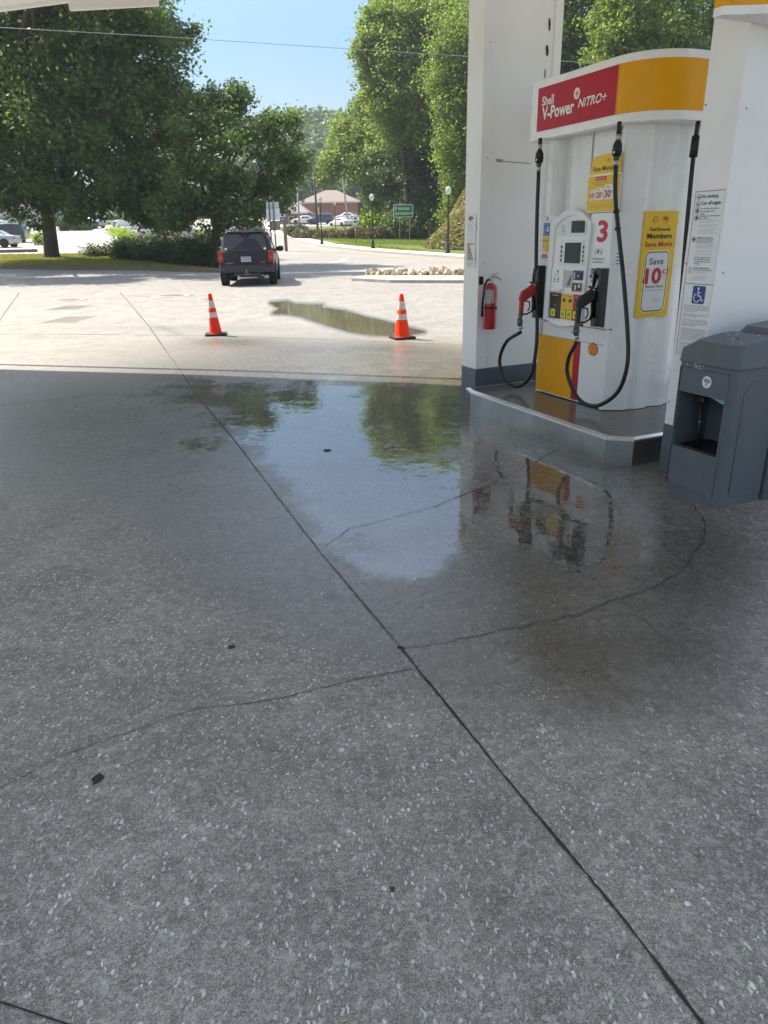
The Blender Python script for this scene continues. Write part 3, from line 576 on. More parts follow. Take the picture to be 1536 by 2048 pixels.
for para in ((4, .2), (2, .2), (4, .2), (7, .2), (4, .2), (3, .08)):
    for i in range(para[0]): T_(('Persons needing refueling assistance please', 'honk the horn or call the number on the pump', 'assistance is provided during posted hours of')[i % 3], .329, z, .0075, wd=para[1]*(.55 if i == para[0]-1 else 1), b=.006); z -= .0116
    z -= .010
def ringp(x, z, r, m): # red prohibition ring
    for k in range(20):
        a0, a1 = 2*math.pi*k/20, 2*math.pi*(k+1)/20
        mb.add([(x+r*math.cos(a0), z+r*math.sin(a0), .0005), (x+r*math.cos(a1), z+r*math.sin(a1), .0005), (x+.84*r*math.cos(a1), z+.84*r*math.sin(a1), .0005), (x+.84*r*math.cos(a0), z+.84*r*math.sin(a0), .0005)], [(0, 1, 2, 3)], m, M=M)
for z in (1.790, 1.749, 1.712, 1.672, 1.546):
    ringp(.338, z, .0165, ink if z != 1.546 else inkred); rect(mb, .329, .347, z-.004, z+.003, ink, M)
    if z < 1.72: rect(mb, .334, .342, z-.010, z+.010, ink, M)
for k, (p, q) in enumerate((((.338, 1.382), (.352, 1.362)), ((.352, 1.362), (.338, 1.342)), ((.338, 1.342), (.324, 1.362)), ((.324, 1.362), (.338, 1.382)))):
    d = np.array(q)-np.array(p); n_ = np.array([-d[1], d[0]])/np.linalg.norm(d)*.001
    mb.add([(p[0]+n_[0], p[1]+n_[1], 0), (q[0]+n_[0], q[1]+n_[1], 0), (q[0]-n_[0], q[1]-n_[1], 0), (p[0]-n_[0], p[1]-n_[1], 0)], [(0, 1, 2, 3)], ink, M=M)
T_('!', .3365, 1.355, .014)
mb.build('notice_lettering', nb)
def wheelchair(mb, x0, x1, z0, z1, M, m, bg):
    if bg: mb.prism(rrect(x0, x1, z0, z1, (x1-x0)*.1), 0, .001, bg, M=M)
    s = (z1-z0); cx = (x0+x1)/2-.04*s; cz = z0+.36*s; t_ = .0014
    def P2(p, w_):
        for a_, b_ in zip(p[:-1], p[1:]):
            d = np.array(b_)-np.array(a_); d /= np.linalg.norm(d); n_ = np.array([-d[1], d[0]])*w_/2; a2 = np.array(a_)-d*w_*.3; b2 = np.array(b_)+d*w_*.3
            mb.add([(a2[0]+n_[0], a2[1]+n_[1], t_), (a2[0]-n_[0], a2[1]-n_[1], t_), (b2[0]-n_[0], b2[1]-n_[1], t_), (b2[0]+n_[0], b2[1]+n_[1], t_)], [(0, 1, 2, 3)], m, M=M)
    mb.prism([(cx+.0*s+.065*s*math.cos(k*.628), z0+.86*s+.065*s*math.sin(k*.628)) for k in range(10)], .001, t_, m, M=M)
    P2([(cx, z0+.78*s), (cx+.01*s, z0+.45*s), (cx+.22*s, z0+.43*s), (cx+.32*s, z0+.18*s), (cx+.40*s, z0+.21*s)], .055*s)
    P2([(cx+.01*s, z0+.62*s), (cx+.18*s, z0+.62*s)], .045*s)
    P2([(cx-.05*s+.23*s*math.cos(rad(q)), z0+.33*s+.23*s*math.sin(rad(q))) for q in range(110, 350, 18)], .05*s)
mb = MB(); wheelchair(mb, .385, .484, 1.160, 1.269, FM(0, .2462, 0), txtw, blue); mb.build('access_symbol', nb)
done(t, ac, bc)
# ------------------------------------------------------------------ yellow sign box wrapped on the near column, high up
t = ithing('column_sign', 'wavy yellow and white sign box fixed high on the near column, with a peeling corner', 'sign box', .66, .55, 2.66)
fr = [(.56, -.05)]+[(.62+.10*math.sin(max(0, min(1, q/.30))*math.pi*.5)*1.0-.0+(.09*smooth(q, .12, .42)), -.05+q) for q in np.linspace(.0, 1.25, 26)]+[(.56, 1.2)]
fr = [(float(p[0]), float(p[1])) for p in fr]
MB().prism(fr, 2.66, 2.70, whitep).prism([(p[0]-.001, p[1]) for p in fr], 2.70, 3.3, yellow).prism(fr, 3.3, 3.34, whitep).build('sign_case', t)
mb = MB(); mb.prism([(.30+.035*math.cos(k*.5), 2.78+.035*math.sin(k*.5)) for k in range(12)], 0, .002, inkred, M=SM(.806, 0, 0)); put_text(mb, 'y', ink, SM(.808, .38, 2.745), height=.03); mb.build('lettering', t)
mb = MB()
for k in range(14): mb.prism([(-.03+rng.uniform(0, .06)+.006*math.cos(q), 2.715+rng.uniform(0, .05)+.007*math.sin(q)) for q in (0, 1.3, 2.6, 3.9, 5.2)], 0, .002, paper, M=SM(.668, 0, 0))
mb.build('peeled_patch', t)
done(t, .66, .55, 2.66)
# ------------------------------------------------------------------ paper notices taped to the far column
for (z0, z1, lab, kind) in ((1.585, 1.79, 'upper white paper notice taped to the far column, red and grey picture', 0), (1.30, 1.58, 'lower white paper notice taped to the far column, brown food picture', 1)):
    t = ithing('paper_notice', lab, 'notice', -2.39, .248, z0, 'paper notices taped to the far column'); M = FM(0, .2475, 0)
    mb = MB(); mb.add([(-2.475, .2475, z0), (-2.31, .2475, z0), (-2.30, .2415, z0+.07), (-2.305, .2475, z1), (-2.47, .2475, z1)], [(0, 1, 2, 3, 4)], paper); mb.build('sheet', t)
    M = FM(0, .2455, 0); mb = MB()
    if kind == 0:
        mb.prism([(-2.40+.045*math.cos(k*.5), 1.745+.018*math.sin(k*.5)) for k in range(12)], 0, .0006, mat('print_red', (.35, .1, .1), .5, var=.3, scale=60), M=M)
        mb.prism([(-2.38+.045*math.cos(k*.5), 1.728+.012*math.sin(k*.5)) for k in range(12)], -.0004, .0002, mat('print_grey', (.3, .33, .33), .5, var=.3, scale=60), M=M)
        for i, z in enumerate((1.688, 1.675, 1.662, 1.640)): put_text(mb, 'Fresh deli and hot pizza', inkg, FM(-2.44, .2455, z), height=.006, width=.085)
    else:
        mb.add([(-2.455, 1.40, 0), (-2.335, 1.40, 0), (-2.335, 1.525, 0), (-2.455, 1.525, 0)], [(0, 1, 2, 3)], mat('print_food', (.5, .33, .2), .5, var=.35, scale=38, dirt=(.12, .08, .06), dscale=45, damt=.9), M=M)
        rect(mb, -2.455, -2.335, 1.372, 1.398, mat('print_grey', (.3, .33, .33), .5), M)
        for i, z in enumerate((1.352, 1.337, 1.327, 1.317)): put_text(mb, 'Breakfast sandwich', inkg, FM(-2.445, .2455, z), height=.006, width=.1-.012*i)
    mb.build('print', t); done(t, -2.39, .248, z0)
# ------------------------------------------------------------------ fire extinguisher
EA, EB = -2.155, .335
t = ithing('fire_extinguisher', 'red fire extinguisher with grey label hanging on the far white column', 'fire extinguisher', EA, EB, .74); TM = Matrix.Translation((EA, EB, 0))
mb = MB(); mb.lathe([(.0, .742), (.060, .742), (.064, .752), (.064, 1.10), (.058, 1.135), (.035, 1.160), (.022, 1.168)], redpaint, 28, M=TM); mb.build('cylinder', t)
mb = MB(); 
v = [(EA+.0655*math.cos(q), EB+.0655*math.sin(q)) for q in np.linspace(rad(-120), rad(0), 14)]
mb.add([(x, y, .985) for x, y in v]+[(x, y, 1.11) for x, y in v], [(i, i+1, 15+i, 14+i) for i in range(13)], labelg, True); 
mb.add([(EA+.0662*math.cos(q), EB+.0662*math.sin(q), z) for z in (1.098, 1.112) for q in (rad(-50), rad(-25), rad(0))], [(0, 1, 4, 3), (1, 2, 5, 4)], inkred)
for k in range(7):
    z = 1.085-k*.014
    mb.add([(EA+.0662*math.cos(q), EB+.0662*math.sin(q), zz) for zz in (z, z+.004) for q in (rad(-105), rad(-75), rad(-45), rad(-15))], [(0, 1, 5, 4), (1, 2, 6, 5), (2, 3, 7, 6)], inkg)
mb.build('label', t)
mb = MB(); mb.lathe([(.068, .93), (.068, .955)], black, 24, M=TM); mb.box(EA-.1, EA-.06, EB-.02, EB+.02, .93, .955, black); mb.build('strap', t)
mb = MB(); mb.lathe([(.02, 1.165), (.02, 1.20), (.013, 1.215), (.013, 1.235)], chrome, 14, M=TM); mb.tube([(EA, EB, 1.215), (EA+.01, EB+.04, 1.225), (EA+.02, EB+.085, 1.205), (EA+.02, EB+.10, 1.19)], .007, chrome, 8); mb.tube([(EA, EB, 1.23), (EA+.01, EB+.03, 1.248), (EA+.01, EB+.075, 1.252)], .0065, chrome, 8); mb.build('valve_handle', t)
mb = MB(); mb.tube([(EA+.0, EB-.01, 1.20), (EA+.01, EB-.045, 1.195), (EA+.015, EB-.078, 1.15), (EA+.01, EB-.086, 1.05), (EA, EB-.088, .97)], .011, rubber, 10); mb.tube([(EA, EB-.088, .97), (EA, EB-.088, .955), (EA, EB-.086, .86)], [.010, .012, .013], black, 10); mb.build('hose', t)
mb = MB(); mb.box(-2.2505, -2.243, EB-.075, EB-.03, 1.15, 1.225, black); mb.build('wall_bracket', t)
mb = MB(); mb.prism([(EB+.055, .895), (EB+.085, .90), (EB+.075, .93), (EB+.06, .935)], 0, .001, paper, M=SM(EA+.045, 0, 0)); mb.build('tag', t)
done(t, EA, EB, .74)
# ------------------------------------------------------------------ fuel dispenser
DA, DB = -1.125, .91
t = ithing('fuel_dispenser', 'white red and yellow fuel dispenser number 3 on the island', 'fuel pump', DA, DB, KH); DISP = t
def mir(p): return [(x, 2*DB-y) for x, y in p][::-1]
# core and corner pillars
core = [(-1.60, .64), (-.66, .64), (-.63, .70), (-.614, .72), (-.614, .76), (-.588, .79), (-.588, .90), (-.614, .93), (-.614, 1.00), (-.592, 1.03), (-.592, 1.09), (-.614, 1.12), (-.64, 1.2), (-.66, 1.28), (-1.6, 1.28), (-1.66, 1.2), (-1.66, .72)]
MB().prism(core, KH, 2.36, whitep).build('body', t, bevel=.006)
mb = MB(); mb.prism([(-.72, .525), (-.69, .525), (-.665, .56), (-.600, .665), (-.600, .725), (-.66, .70), (-.76, .66), (-.78, .62), (-.76, .56)], KH+.002, 2.358, whitep); mb.build('corner_pillar', t, bevel=.012)
mb = MB(); mb.prism([(-1.66, .60), (-1.63, .535), (-1.56, .535), (-1.53, .57), (-1.50, .645), (-1.66, .66)], KH+.002, 2.358, whitep); mb.build('corner_pillar', t, bevel=.012)
mb = MB(); mb.prism([(-1.44, .632), (-1.42, .624), (-1.2, .624), (-1.185, .632)], 1.76, 2.356, whitep); mb.prism([(-1.165, .632), (-1.15, .624), (-.84, .624), (-.80, .632)], 1.76, 2.356, whitep); mb.build('back_panel', t, bevel=.003)
# lower door
mb = MB(); mb.box(-1.635, -.677, .535, .64, KH+.003, .862, whitel); mb.build('lower_door', t, bevel=.008)
mb = MB(); mb.box(-1.622, -1.107, .531, .536, KH+.016, .733, yellow); mb.build('yellow_panel', t)
mb = MB(); mb.box(-1.105, -1.026, .5308, .536, KH+.016, .733, red); mb.build('red_stripe', t)
mb = MB(); mb.box(-1.635, -.677, .5325, .536, .735, .738, inkg); mb.prism([(-1.155+.008*math.cos(k), .80+.008*math.sin(k)) for k in range(6)], 0, .002, darksteel, M=FM(0, .534, 0)); mb.prism([(-.69+.004*math.cos(k), .36+.004*math.sin(k)) for k in range(6)], 0, .002, darksteel, M=FM(0, .534, 0)); mb.build('door_lock', t)
mb = MB(); scallop(mb, -.862, .69, .062, FM(0, .534, 0), inkred, yellow, .0025); mb.build('shell_emblem', t)
# cabinet
mb = MB(); mb.box(-1.625, -.672, .53, .64, .864, .874, ink); mb.box(-1.62, -1.41, .495, .64, .876, 1.735, whitel); mb.build('left_cabinet_panel', t, bevel=.008)
mb = MB(); mb.prism([(-.96, .640), (-.96, .485), (-.705, .485), (-.690, .50), (-.640, .64)], .874, 1.738, whitel); mb.build('cabinet_door', t, bevel=.008)
mb = MB()
for z in (1.44, 1.415, 1.39, 1.365): mb.quad((-.679, .530, z), (-.662, .577, z), (-.662, .577, z+.006), (-.679, .530, z+.006), ink)
mb.add([(p[0]+.0015, p[1], p[2]) for p in mb.v], [(0, 1, 2, 3), (4, 5, 6, 7), (8, 9, 10, 11), (12, 13, 14, 15)], ink); mb.build('vent_slots', t, fix=False)
def arch(x0, x1, z0, zs, zt, n=14, zb=None):
    p = [(x0, z0)]
    if zb is not None: p = [(x0+(x1-x0)*k/n, z0-(z0-zb)*math.sin(math.pi*k/n)) for k in range(n+1)]
    else: p = [(x0, z0), (x1, z0)]
    return [(x-.035*max(0, min(1, (1.66-z)/.76)), z) for x, z in p+[(x1+(x0-x1)*k/n, zs+(zt-zs)*math.sin(math.pi*k/n)**.8) for k in range(n+1)]]
outer = arch(-1.444, -.925, .895, 1.665, 1.780, 16, .850); inner = arch(-1.398, -.955, .90, 1.640, 1.732, 16, .885)
mb = MB(); M = FM(0, .52, 0); n = len(outer)
vv = [(x, z, .0) for x, z in outer]+[(x, z, .050) for x, z in outer]+[(x, z, .057) for x, z in [(a*.97+b*.03, c*.97+d*.03) for (a, c), (b, d) in zip(outer, inner)]]+[(x, z, .048) for x, z in inner]+[(x, z, .015) for x, z in inner]
mb.add(vv, [(r*n+i, r*n+(i+1) % n, (r+1)*n+(i+1) % n, (r+1)*n+i) for r in range(4) for i in range(n)], whitel, False, M); mb.build('display_bezel', t)
mb = MB(); M = FM(0, .488, 0); mb.prism(inner, 0, .003, whitel, M=M); fp = mb.build('face_plate', t)
F = .4815
def plate(mb, x0, x1, z0, z1, m, th=.003, b=F, r=.004): mb.prism(rrect(x0, x1, z0, z1, r, 3), 0, th, m, M=FM(0, b+.003, 0))
def txt(mb, s, m, x, z, h, b, wd=None, al='LEFT', bold=0, sh=0): put_text(mb, s, m, FM(x, b, z), width=wd, height=h, align=al, bold=bold, shear=sh)
mb = MB(); plate(mb, -1.40, -1.0, 1.572, 1.705, paper, .002); plate(mb, -1.198, -1.003, 1.585, 1.70, whitel, .006); plate(mb, -1.186, -1.016, 1.598, 1.690, glassd, .008)
for i in range(5): plate(mb, -1.315, -1.275, 1.655-i*.0155, 1.6585-i*.0155, ink, .003, r=.001)
txt(mb, '$', ink, -1.215, 1.668, .016, F-.002, bold=.02); txt(mb, 'THIS SALE', ink, -1.125, 1.694, .005, F-.004, wd=.035, bold=.02); txt(mb, 'GALLONS', ink, -1.115, 1.588, .005, F-.004, wd=.03, bold=.02)
lcdi = mat('lcd_digit', (.01, .012, .015), .4); txt(mb, '2.96', lcdi, -1.105, 1.655, .026, F-.0058, wd=.075, bold=.01); txt(mb, '0.881', lcdi, -1.115, 1.610, .026, F-.0058, wd=.085, bold=.01)
mb.build('price_display', t)
mb = MB(); plate(mb, -1.330, -1.0, 1.345, 1.545, paper, .002); plate(mb, -1.268, -1.03, 1.352, 1.538, whitel, .006); plate(mb, -1.252, -1.046, 1.363, 1.524, glassd, .008)
for i in range(4):
    for x in (-1.300, -1.018): plate(mb, x-.008+(.004 if x > -1.1 else 0), x+.006, 1.478-i*.0345, 1.50-i*.0345, ink, .006, r=.002)
mb.build('screen', t)
mb = MB(); plate(mb, -1.405, -1.245, 1.135, 1.318, whitel, .010, r=.008); plate(mb, -1.40, -1.26, 1.136, 1.150, whitep, .03, r=.006)
mb.prism([(-1.32+.011*math.cos(k*.6), 1.293+.011*math.sin(k*.6)) for k in range(10)], 0, .001, inkg, M=FM(0, F-.0082, 0)); txt(mb, 'RECEIPT', ink, -1.36, 1.262, .007, F-.008, wd=.05, bold=.02)
for (x, z) in ((-1.37, 1.235), (-1.37, 1.22), (-1.37, 1.205), (-1.322, 1.237), (-1.322, 1.222), (-1.322, 1.207)): plate(mb, x, x+.018, z, z+.009, ink, .0012, b=F-.009, r=.001)
mb.build('receipt_printer', t)
mb = MB(); plate(mb, -1.235, -1.130, 1.165, 1.305, mat('recess_grey', (.5, .5, .5), .4), .003); mb.add([(-1.205, 1.185, 0), (-1.16, 1.185, 0), (-1.14, 1.27, 0), (-1.15, 1.275, 0)], [(0, 1, 2, 3)], mat('recess_dark', (.16, .165, .15), .5), M=FM(0, F-.0012, 0)); mb.build('cash_slot', t)
mb = MB(); plate(mb, -1.123, -1.0, 1.232, 1.308, blue, .006); plate(mb, -1.088, -1.012, 1.240, 1.293, black, .009, r=.01)
mb.prism([(-1.05+.012*math.cos(k*.785), 1.267+.012*math.sin(k*.785)) for k in range(8)], 0, .001, blue2, M=FM(0, F-.0065, 0)); mb.prism([(-1.05+.006*math.cos(k*.785), 1.267+.006*math.sin(k*.785)) for k in range(8)], 0, .002, txtw, M=FM(0, F-.0065, 0))
for i in range(3): plate(mb, -1.112, -1.096, 1.242+i*.018, 1.252+i*.018, txtw, .0075, r=.002)
mb.build('card_reader', t)
mb = MB(); plate(mb, -1.128, -1.002, 1.139, 1.216, mat('brass_trim', (.45, .42, .3), .35, metal=.6), .008, r=.008); plate(mb, -1.120, -1.010, 1.146, 1.209, black, .012, r=.006)
plate(mb, -1.040, -1.018, 1.175, 1.20, paper, .0135, r=.003); plate(mb, -1.085, -1.065, 1.155, 1.195, mat('brass_trim', (.45, .42, .3), .35), .0135, r=.003); mb.build('pin_pad', t)
for (nm, x0, x1, m, hd_, cost) in (('grade_button', -1.415, -1.262, black, 'UNLEADED', '90'), ('grade_button', -1.258, -1.178, yel2, 'Regular', '87'), ('grade_button', -1.176, -1.096, yel2, 'Plus', '89'), ('grade_button', -1.094, -1.006, red, 'V-Power', '93')):
    mb = MB(); plate(mb, x0, x1, .905, 1.118, m, .006, r=.003)
    xc = (x0+x1)/2; txt(mb, hd_, txtw if m in (black, red) else ink, xc, 1.094, .009, F-.0045, wd=(x1-x0)*.6, al='CENTER', bold=.02)
    plate(mb, xc-.020, xc+.020, 1.05, 1.078, mat('price_lcd', (.22, .17, .10) if m is yel2 else (.10, .03, .03), .2), .0075, r=.002); txt(mb, '3.3' if m is not black else '4.1', lcdi, xc, 1.055, .018, F-.0066, al='CENTER')
    txt(mb, 'PUSH', ink if m is yel2 else txtw, xc, 1.01, .007, F-.0045, al='CENTER', bold=.02)
    o = mb.build(nm, t)
    mb = MB(); xt = xc-(.02 if m is black else 0)
    plate(mb, xt-.037, xt+.037, .917, .988, black, .009, r=.016); plate(mb, xt-.033, xt+.033, .921, .984, mat('octane_yellow', (.85, .78, .08), .35), .0102, r=.013)
    txt(mb, 'MIN OCTANE', ink, xt, .968, .006, F-.0075, wd=.04, al='CENTER', bold=.01); txt(mb, cost, ink, xt, .932, .030, F-.0075, al='CENTER', bold=.025); mb.build('octane_label', o)
mb = MB(); txt(mb, '3', inkred, -.862, 1.530, .152, .4838, wd=.108, bold=.05)
plate(mb, -.882, -.792, 1.436, 1.478, inkg, .0010, b=.482, r=.003); plate(mb, -.879, -.795, 1.439, 1.475, whitel, .0014, b=.482, r=.003); txt(mb, 'o 1 s', ink, -.87, 1.448, .014, .4802, wd=.068, bold=.03); mb.prism([(-.837+.011*math.cos(k*.6), 1.459+.013*math.sin(k*.6)) for k in range(10)], 0, .0005, inkg, M=FM(0, .4800, 0))
txt(mb, 'CONTAINS UP TO', ink, -.90, 1.396, .013, .4838, wd=.142, bold=.012); txt(mb, '10% ETHANOL', ink, -.892, 1.372, .013, .4838, wd=.118, bold=.012)
plate(mb, -.905, -.84, 1.29, 1.33, mat('label_green', (.05, .09, .07), .4), .0012, b=.481); plate(mb, -.915, -.885, 1.255, 1.285, inkg, .0012, b=.481); txt(mb, 'STOP', txtw, -.898, 1.30, .012, .4795)
txt(mb, '7', ink, -.905, 1.215, .028, .4838, bold=.03)
mb.build('door_lettering', t)
mb = MB(); b_ = .4935; M = FM(0, b_, 0)
plate(mb, -1.585, -1.50, 1.578, 1.682, blue2, .001, b=b_-.003); wheelchair(mb, -1.585, -1.543, 1.60, 1.655, FM(0, b_-.001, 0), txtw, None); plate(mb, -1.535, -1.512, 1.612, 1.655, txtw, .0016, b=b_-.003, r=.003); plate(mb, -1.530, -1.517, 1.635, 1.648, blue2, .002, b=b_-.003, r=.001)
txt(mb, 'FUEL ASSISTANCE', txtw, -1.578, 1.669, .006, b_-.0014, wd=.066, bold=.02); txt(mb, '423-622-5199', txtw, -1.574, 1.588, .007, b_-.0014, wd=.06, bold=.02); mb.build('access_label', t)
mb = MB(); plate(mb, -1.590, -1.50, 1.447, 1.568, yel2, .001, b=b_-.003); plate(mb, -1.587, -1.553, 1.478, 1.518, paper, .0014, b=b_-.003); plate(mb, -1.587, -1.553, 1.449, 1.474, paper, .0014, b=b_-.003); txt(mb, '10', inkred, -1.582, 1.485, .024, b_-.0014, wd=.022, bold=.03); txt(mb, 'Members save', ink, -1.585, 1.535, .010, b_-.0014, wd=.075, bold=.01); txt(mb, '8', ink, -1.578, 1.453, .016, b_-.0014); mb.build('offer_label', t)
mb = MB(); plate(mb, -1.60, -1.50, 1.396, 1.410, inkred, .001, b=b_-.003); plate(mb, -1.59, -1.51, 1.41, 1.43, mat('print_pink', (.6, .12, .22), .4), .001, b=b_-.003, r=.008); txt(mb, 'NO GASOLINE', txtw, -1.592, 1.399, .009, b_-.0014, wd=.085, bold=.01); txt(mb, 'PORTABLE ONLY', ink, -1.60, 1.382, .006, b_-.0004, wd=.095); plate(mb, -1.545, -1.53, 1.70, 1.733, mat('print_pink', (.6, .12, .22), .4), .001, b=b_-.003); mb.build('warning_label', t)
mb = MB()
for i, z in enumerate((2.01, 1.995, 1.96, 1.952, 1.944, 1.936, 1.928, 1.90)): txt(mb, 'PAY INSIDE OR AT PUMP', ink if i < 2 else inkg, -1.12, z, .010 if i < 2 else .004, .6225, wd=.06 if i < 2 else .075)
txt(mb, 'notice to customers', inkg, -1.12, 1.865, .005, .6225, wd=.06); mb.build('small_print', t)
# upright yellow offer sign standing on the cabinet
mb = MB(); b_ = .478
mb.prism([(-1.005, 2.0), (-.985, 2.115), (-.96, 2.142), (-.70, 2.155), (-.665, 2.13), (-.655, 1.99)], 0, .006, yel2, M=FM(0, b_+.006, 0)); mb.prism(rrect(-1.018, -.645, 1.745, 2.015, .022), 0, .008, txtw, M=FM(0, b_+.006, 0)); mb.prism(rrect(-1.012, -.651, 1.751, 2.003, .018), 0, .010, yel2, M=FM(0, b_+.006, 0))
sg = mb.build('offer_sign', t)
mb = MB(); f_ = b_-.0045
def t2(s, m, x, z, h, wd=None, b=0, al='LEFT'): txt(mb, s, m, x, z, h, f_, wd, al, b)
put_text(mb, 'New Members', ink, FM(-.968, b_-.001, 2.035), height=.036, width=.285, bold=.004)
mb.prism(rrect(-.925, -.80, 1.970, 1.997, .003), 0, .001, inkred, M=FM(0, f_+.001, 0)); put_text(mb, 'Limited time offer', txtw, FM(-.915, f_-.001, 1.978), height=.011, width=.105)
t2('Join the Fuel Rewards program', ink, -.955, 1.952, .010, .19); t2('today and save more', ink, -.93, 1.935, .010, .13)
for (x, w_, h_, s_) in ((-.978, .062, .075, '10'), (-.905, .082, .085, '20'), (-.812, .10, .105, '30')):
    mb.prism(rrect(x, x+w_, 1.832, 1.832+h_, .006), 0, .001, txtw, M=FM(0, f_+.001, 0)); put_text(mb, s_, inkred, FM(x+.004, f_-.001, 1.848), height=h_*.48, width=w_*.68, bold=.04); put_text(mb, 'c', inkred, FM(x+w_*.78, f_-.001, 1.848+h_*.28), height=h_*.14, bold=.04); put_text(mb, 'Save', ink, FM(x+w_*.22, f_-.001, 1.832+h_*.78), height=h_*.13); put_text(mb, 'per gallon', ink, FM(x+.006, f_-.001, 1.837), height=.005, width=w_*.7)
for z in (1.79, 1.778): t2('Terms and conditions apply, see program rules for the details', inkg, -.985, z, .005, .30)
scallop(mb, -.80, 2.105, .016, FM(0, b_-.0005, 0), inkred, yel2, .001)
mb.build('lettering', sg)
# side poster
mb = MB(); XS = -.584
mb.add([(XS, .69, .957), (XS, 1.023, .957), (XS, 1.023, 1.742), (XS, .69, 1.742)], [(0, 1, 2, 3)], yel2); mb.box(XS-.015, XS-.0005, .69, 1.023, .957, 1.742, yel2)
po = mb.build('side_poster', t, fix=False)
def sp(s, m, b, z, h, wd=None, bold=0, al='CENTER', x=XS+.0035): put_text(mb, s, m, SM(x, b, z), width=wd, height=h, bold=bold, align=al)
mb = MB(); MS = SM(XS+.0008, 0, 0); bc = .852
mb.prism(rrect(.722, .985, .99, 1.462, .05), 0, .001, mat('poster_cream', (.85, .72, .25), .35), M=MS); mb.prism(rrect(.735, .972, 1.0, 1.45, .042), 0, .0016, ink, M=MS); mb.prism(rrect(.742, .965, 1.008, 1.443, .036), 0, .0022, paper, M=MS)
mb.box(XS+.001, XS+.002, .970, .978, 1.27, 1.33, ink); mb.box(XS+.001, XS+.002, .728, .736, 1.22, 1.25, ink)
scallop(mb, .797, 1.682, .027, MS, inkred, yel2, .0015); 
sp('FR', inkred, .90, 1.672, .030, .05, .04); sp('REWARDS', inkred, .90, 1.655, .008, .04)
sp('Fuel Rewards', ink, bc, 1.600, .026, .205, .012); sp('Members', ink, bc, 1.545, .040, .25, .02); sp('Save More', inkred, bc, 1.487, .038, .275, .02)
sp('Save', ink, .848, 1.355, .048, .145, .012); sp('10', inkred, .83, 1.213, .115, .155, .06); sp('c', inkred, .935, 1.285, .03, .03, .05); sp('/gal', ink, .935, 1.265, .010, .028); sp('per gal', ink, .935, 1.245, .007, .028)
sp('Platinum Status', ink, bc, 1.182, .020, .185, .012); sp('Plus enjoy special rewards', ink, bc, 1.158, .012, .175)
sp('Scan to', inkred, .885, 1.085, .012, .065); sp('join now', inkred, .885, 1.065, .012, .07); sp('See program terms and conditions', inkg, bc, 1.03, .005, .17)
mb.build('lettering', po)
# header
def header_outline(g=0):
    p = []
    for q in np.linspace(180, 270, 7): p.append((-1.77+(.09+g)*math.cos(rad(q)), .54+(.09+g)*math.sin(rad(q))))
    # long front, then a sweeping curve round to the end plane
    for s_ in np.linspace(0, 1, 18):
        th = s_*math.pi/2; cx, cy = -.78, .85; p.append((cx+(.38+g)*math.sin(th)**.95, cy-(.40+g)*math.cos(th)**.95))
    return p+[(x, 2*DB-y) for x, y in p[::-1]]
ho = header_outline()
mb = MB(); mb.prism(ho, 2.335, 2.768, whitep); hd_ = mb.build('header', t, bevel=.006)
MB().prism(header_outline(-.03), 2.328, 2.336, whitel).build('header_soffit', t)
def wrap(z0, z1, i0, i1, m, name, g=.0035, pts=None):
    q = pts or header_outline(g)[i0:i1]; mb = MB(); n = len(q)
    mb.add([(x, y, z0) for x, y in q]+[(x, y, z1) for x, y in q], [(i, i+1, n+i+1, n+i) for i in range(n-1)], m, False)
    for p_ in range(len(mb.sm)): mb.sm[p_] = True
    return mb.build(name, t, fix=False)
fr_ = [(x, .4465) for x in (-1.698, -.80)]
wrap(2.396, 2.716, 0, 0, red, 'red_panel', pts=fr_+[(-.742, .449)])
wrap(2.396, 2.716, 0, 0, yellow, 'yellow_panel', pts=[(-.739, .4495)]+[p for p in header_outline(.0035)[8:25]]+[(-.3965, 1.0), (-.3965, 1.10)])
mb = MB(); B2 = .4445; k_ = mat('seam_line', (.75, .65, .45), .4)
def th_(s, x, z, h, wd=None, bold=0, sh=0): put_text(mb, s, txtw, FM(x, B2, z), width=wd, height=h, bold=bold, shear=sh)
th_('Shell', -1.635, 2.578, .068, .155, .03); th_('V-Power', -1.625, 2.475, .092, .41, .04)
th_('NiTRO+', -1.165, 2.500, .062, .325, .03, .25)
for k in range(40):
    a0, a1 = 2*math.pi*k/40, 2*math.pi*(k+1)/40; ro_, ri = .036, .026 if k % 4 < 2 else .020
    mb.add([(-1.19+ro_*math.cos(a0), 2.603+ro_*1.1*math.sin(a0), 0), (-1.19+ro_*math.cos(a1), 2.603+ro_*1.1*math.sin(a1), 0), (-1.19+ri*math.cos(a1), 2.603+ri*math.sin(a1), 0), (-1.19+ri*math.cos(a0), 2.603+ri*math.sin(a0), 0)], [(0, 1, 2, 3)], txtw, M=FM(0, B2, 0))
for k in range(9):
    a_ = 2*math.pi*k/9; mb.add([(-1.19+.030*math.cos(a_-.10), 2.603+.030*math.sin(a_-.10), .0), (-1.19+.030*math.cos(a_+.10), 2.603+.030*math.sin(a_+.10), .0), (-1.19+.010*math.cos(a_+.3), 2.603+.010*math.sin(a_+.3), .0), (-1.19+.010*math.cos(a_-.3), 2.603+.010*math.sin(a_-.3), .0)], [(0, 1, 2, 3)], txtw, M=FM(0, B2+.0002, 0))
mb.box(-1.10, -.84, B2-.0005, B2, 2.524, 2.529, red)
mb.build('lettering', hd_)
mb = MB(); scallop(mb, 0, 0, .075, Matrix.Translation((0, 0, 0)) @ Matrix(((0, 0, -1, -1.862), (-1, 0, 0, .60), (0, 1, 0, 2.53), (0, 0, 0, 1))), inkred, yellow, .006); mb.build('end_emblem', t)
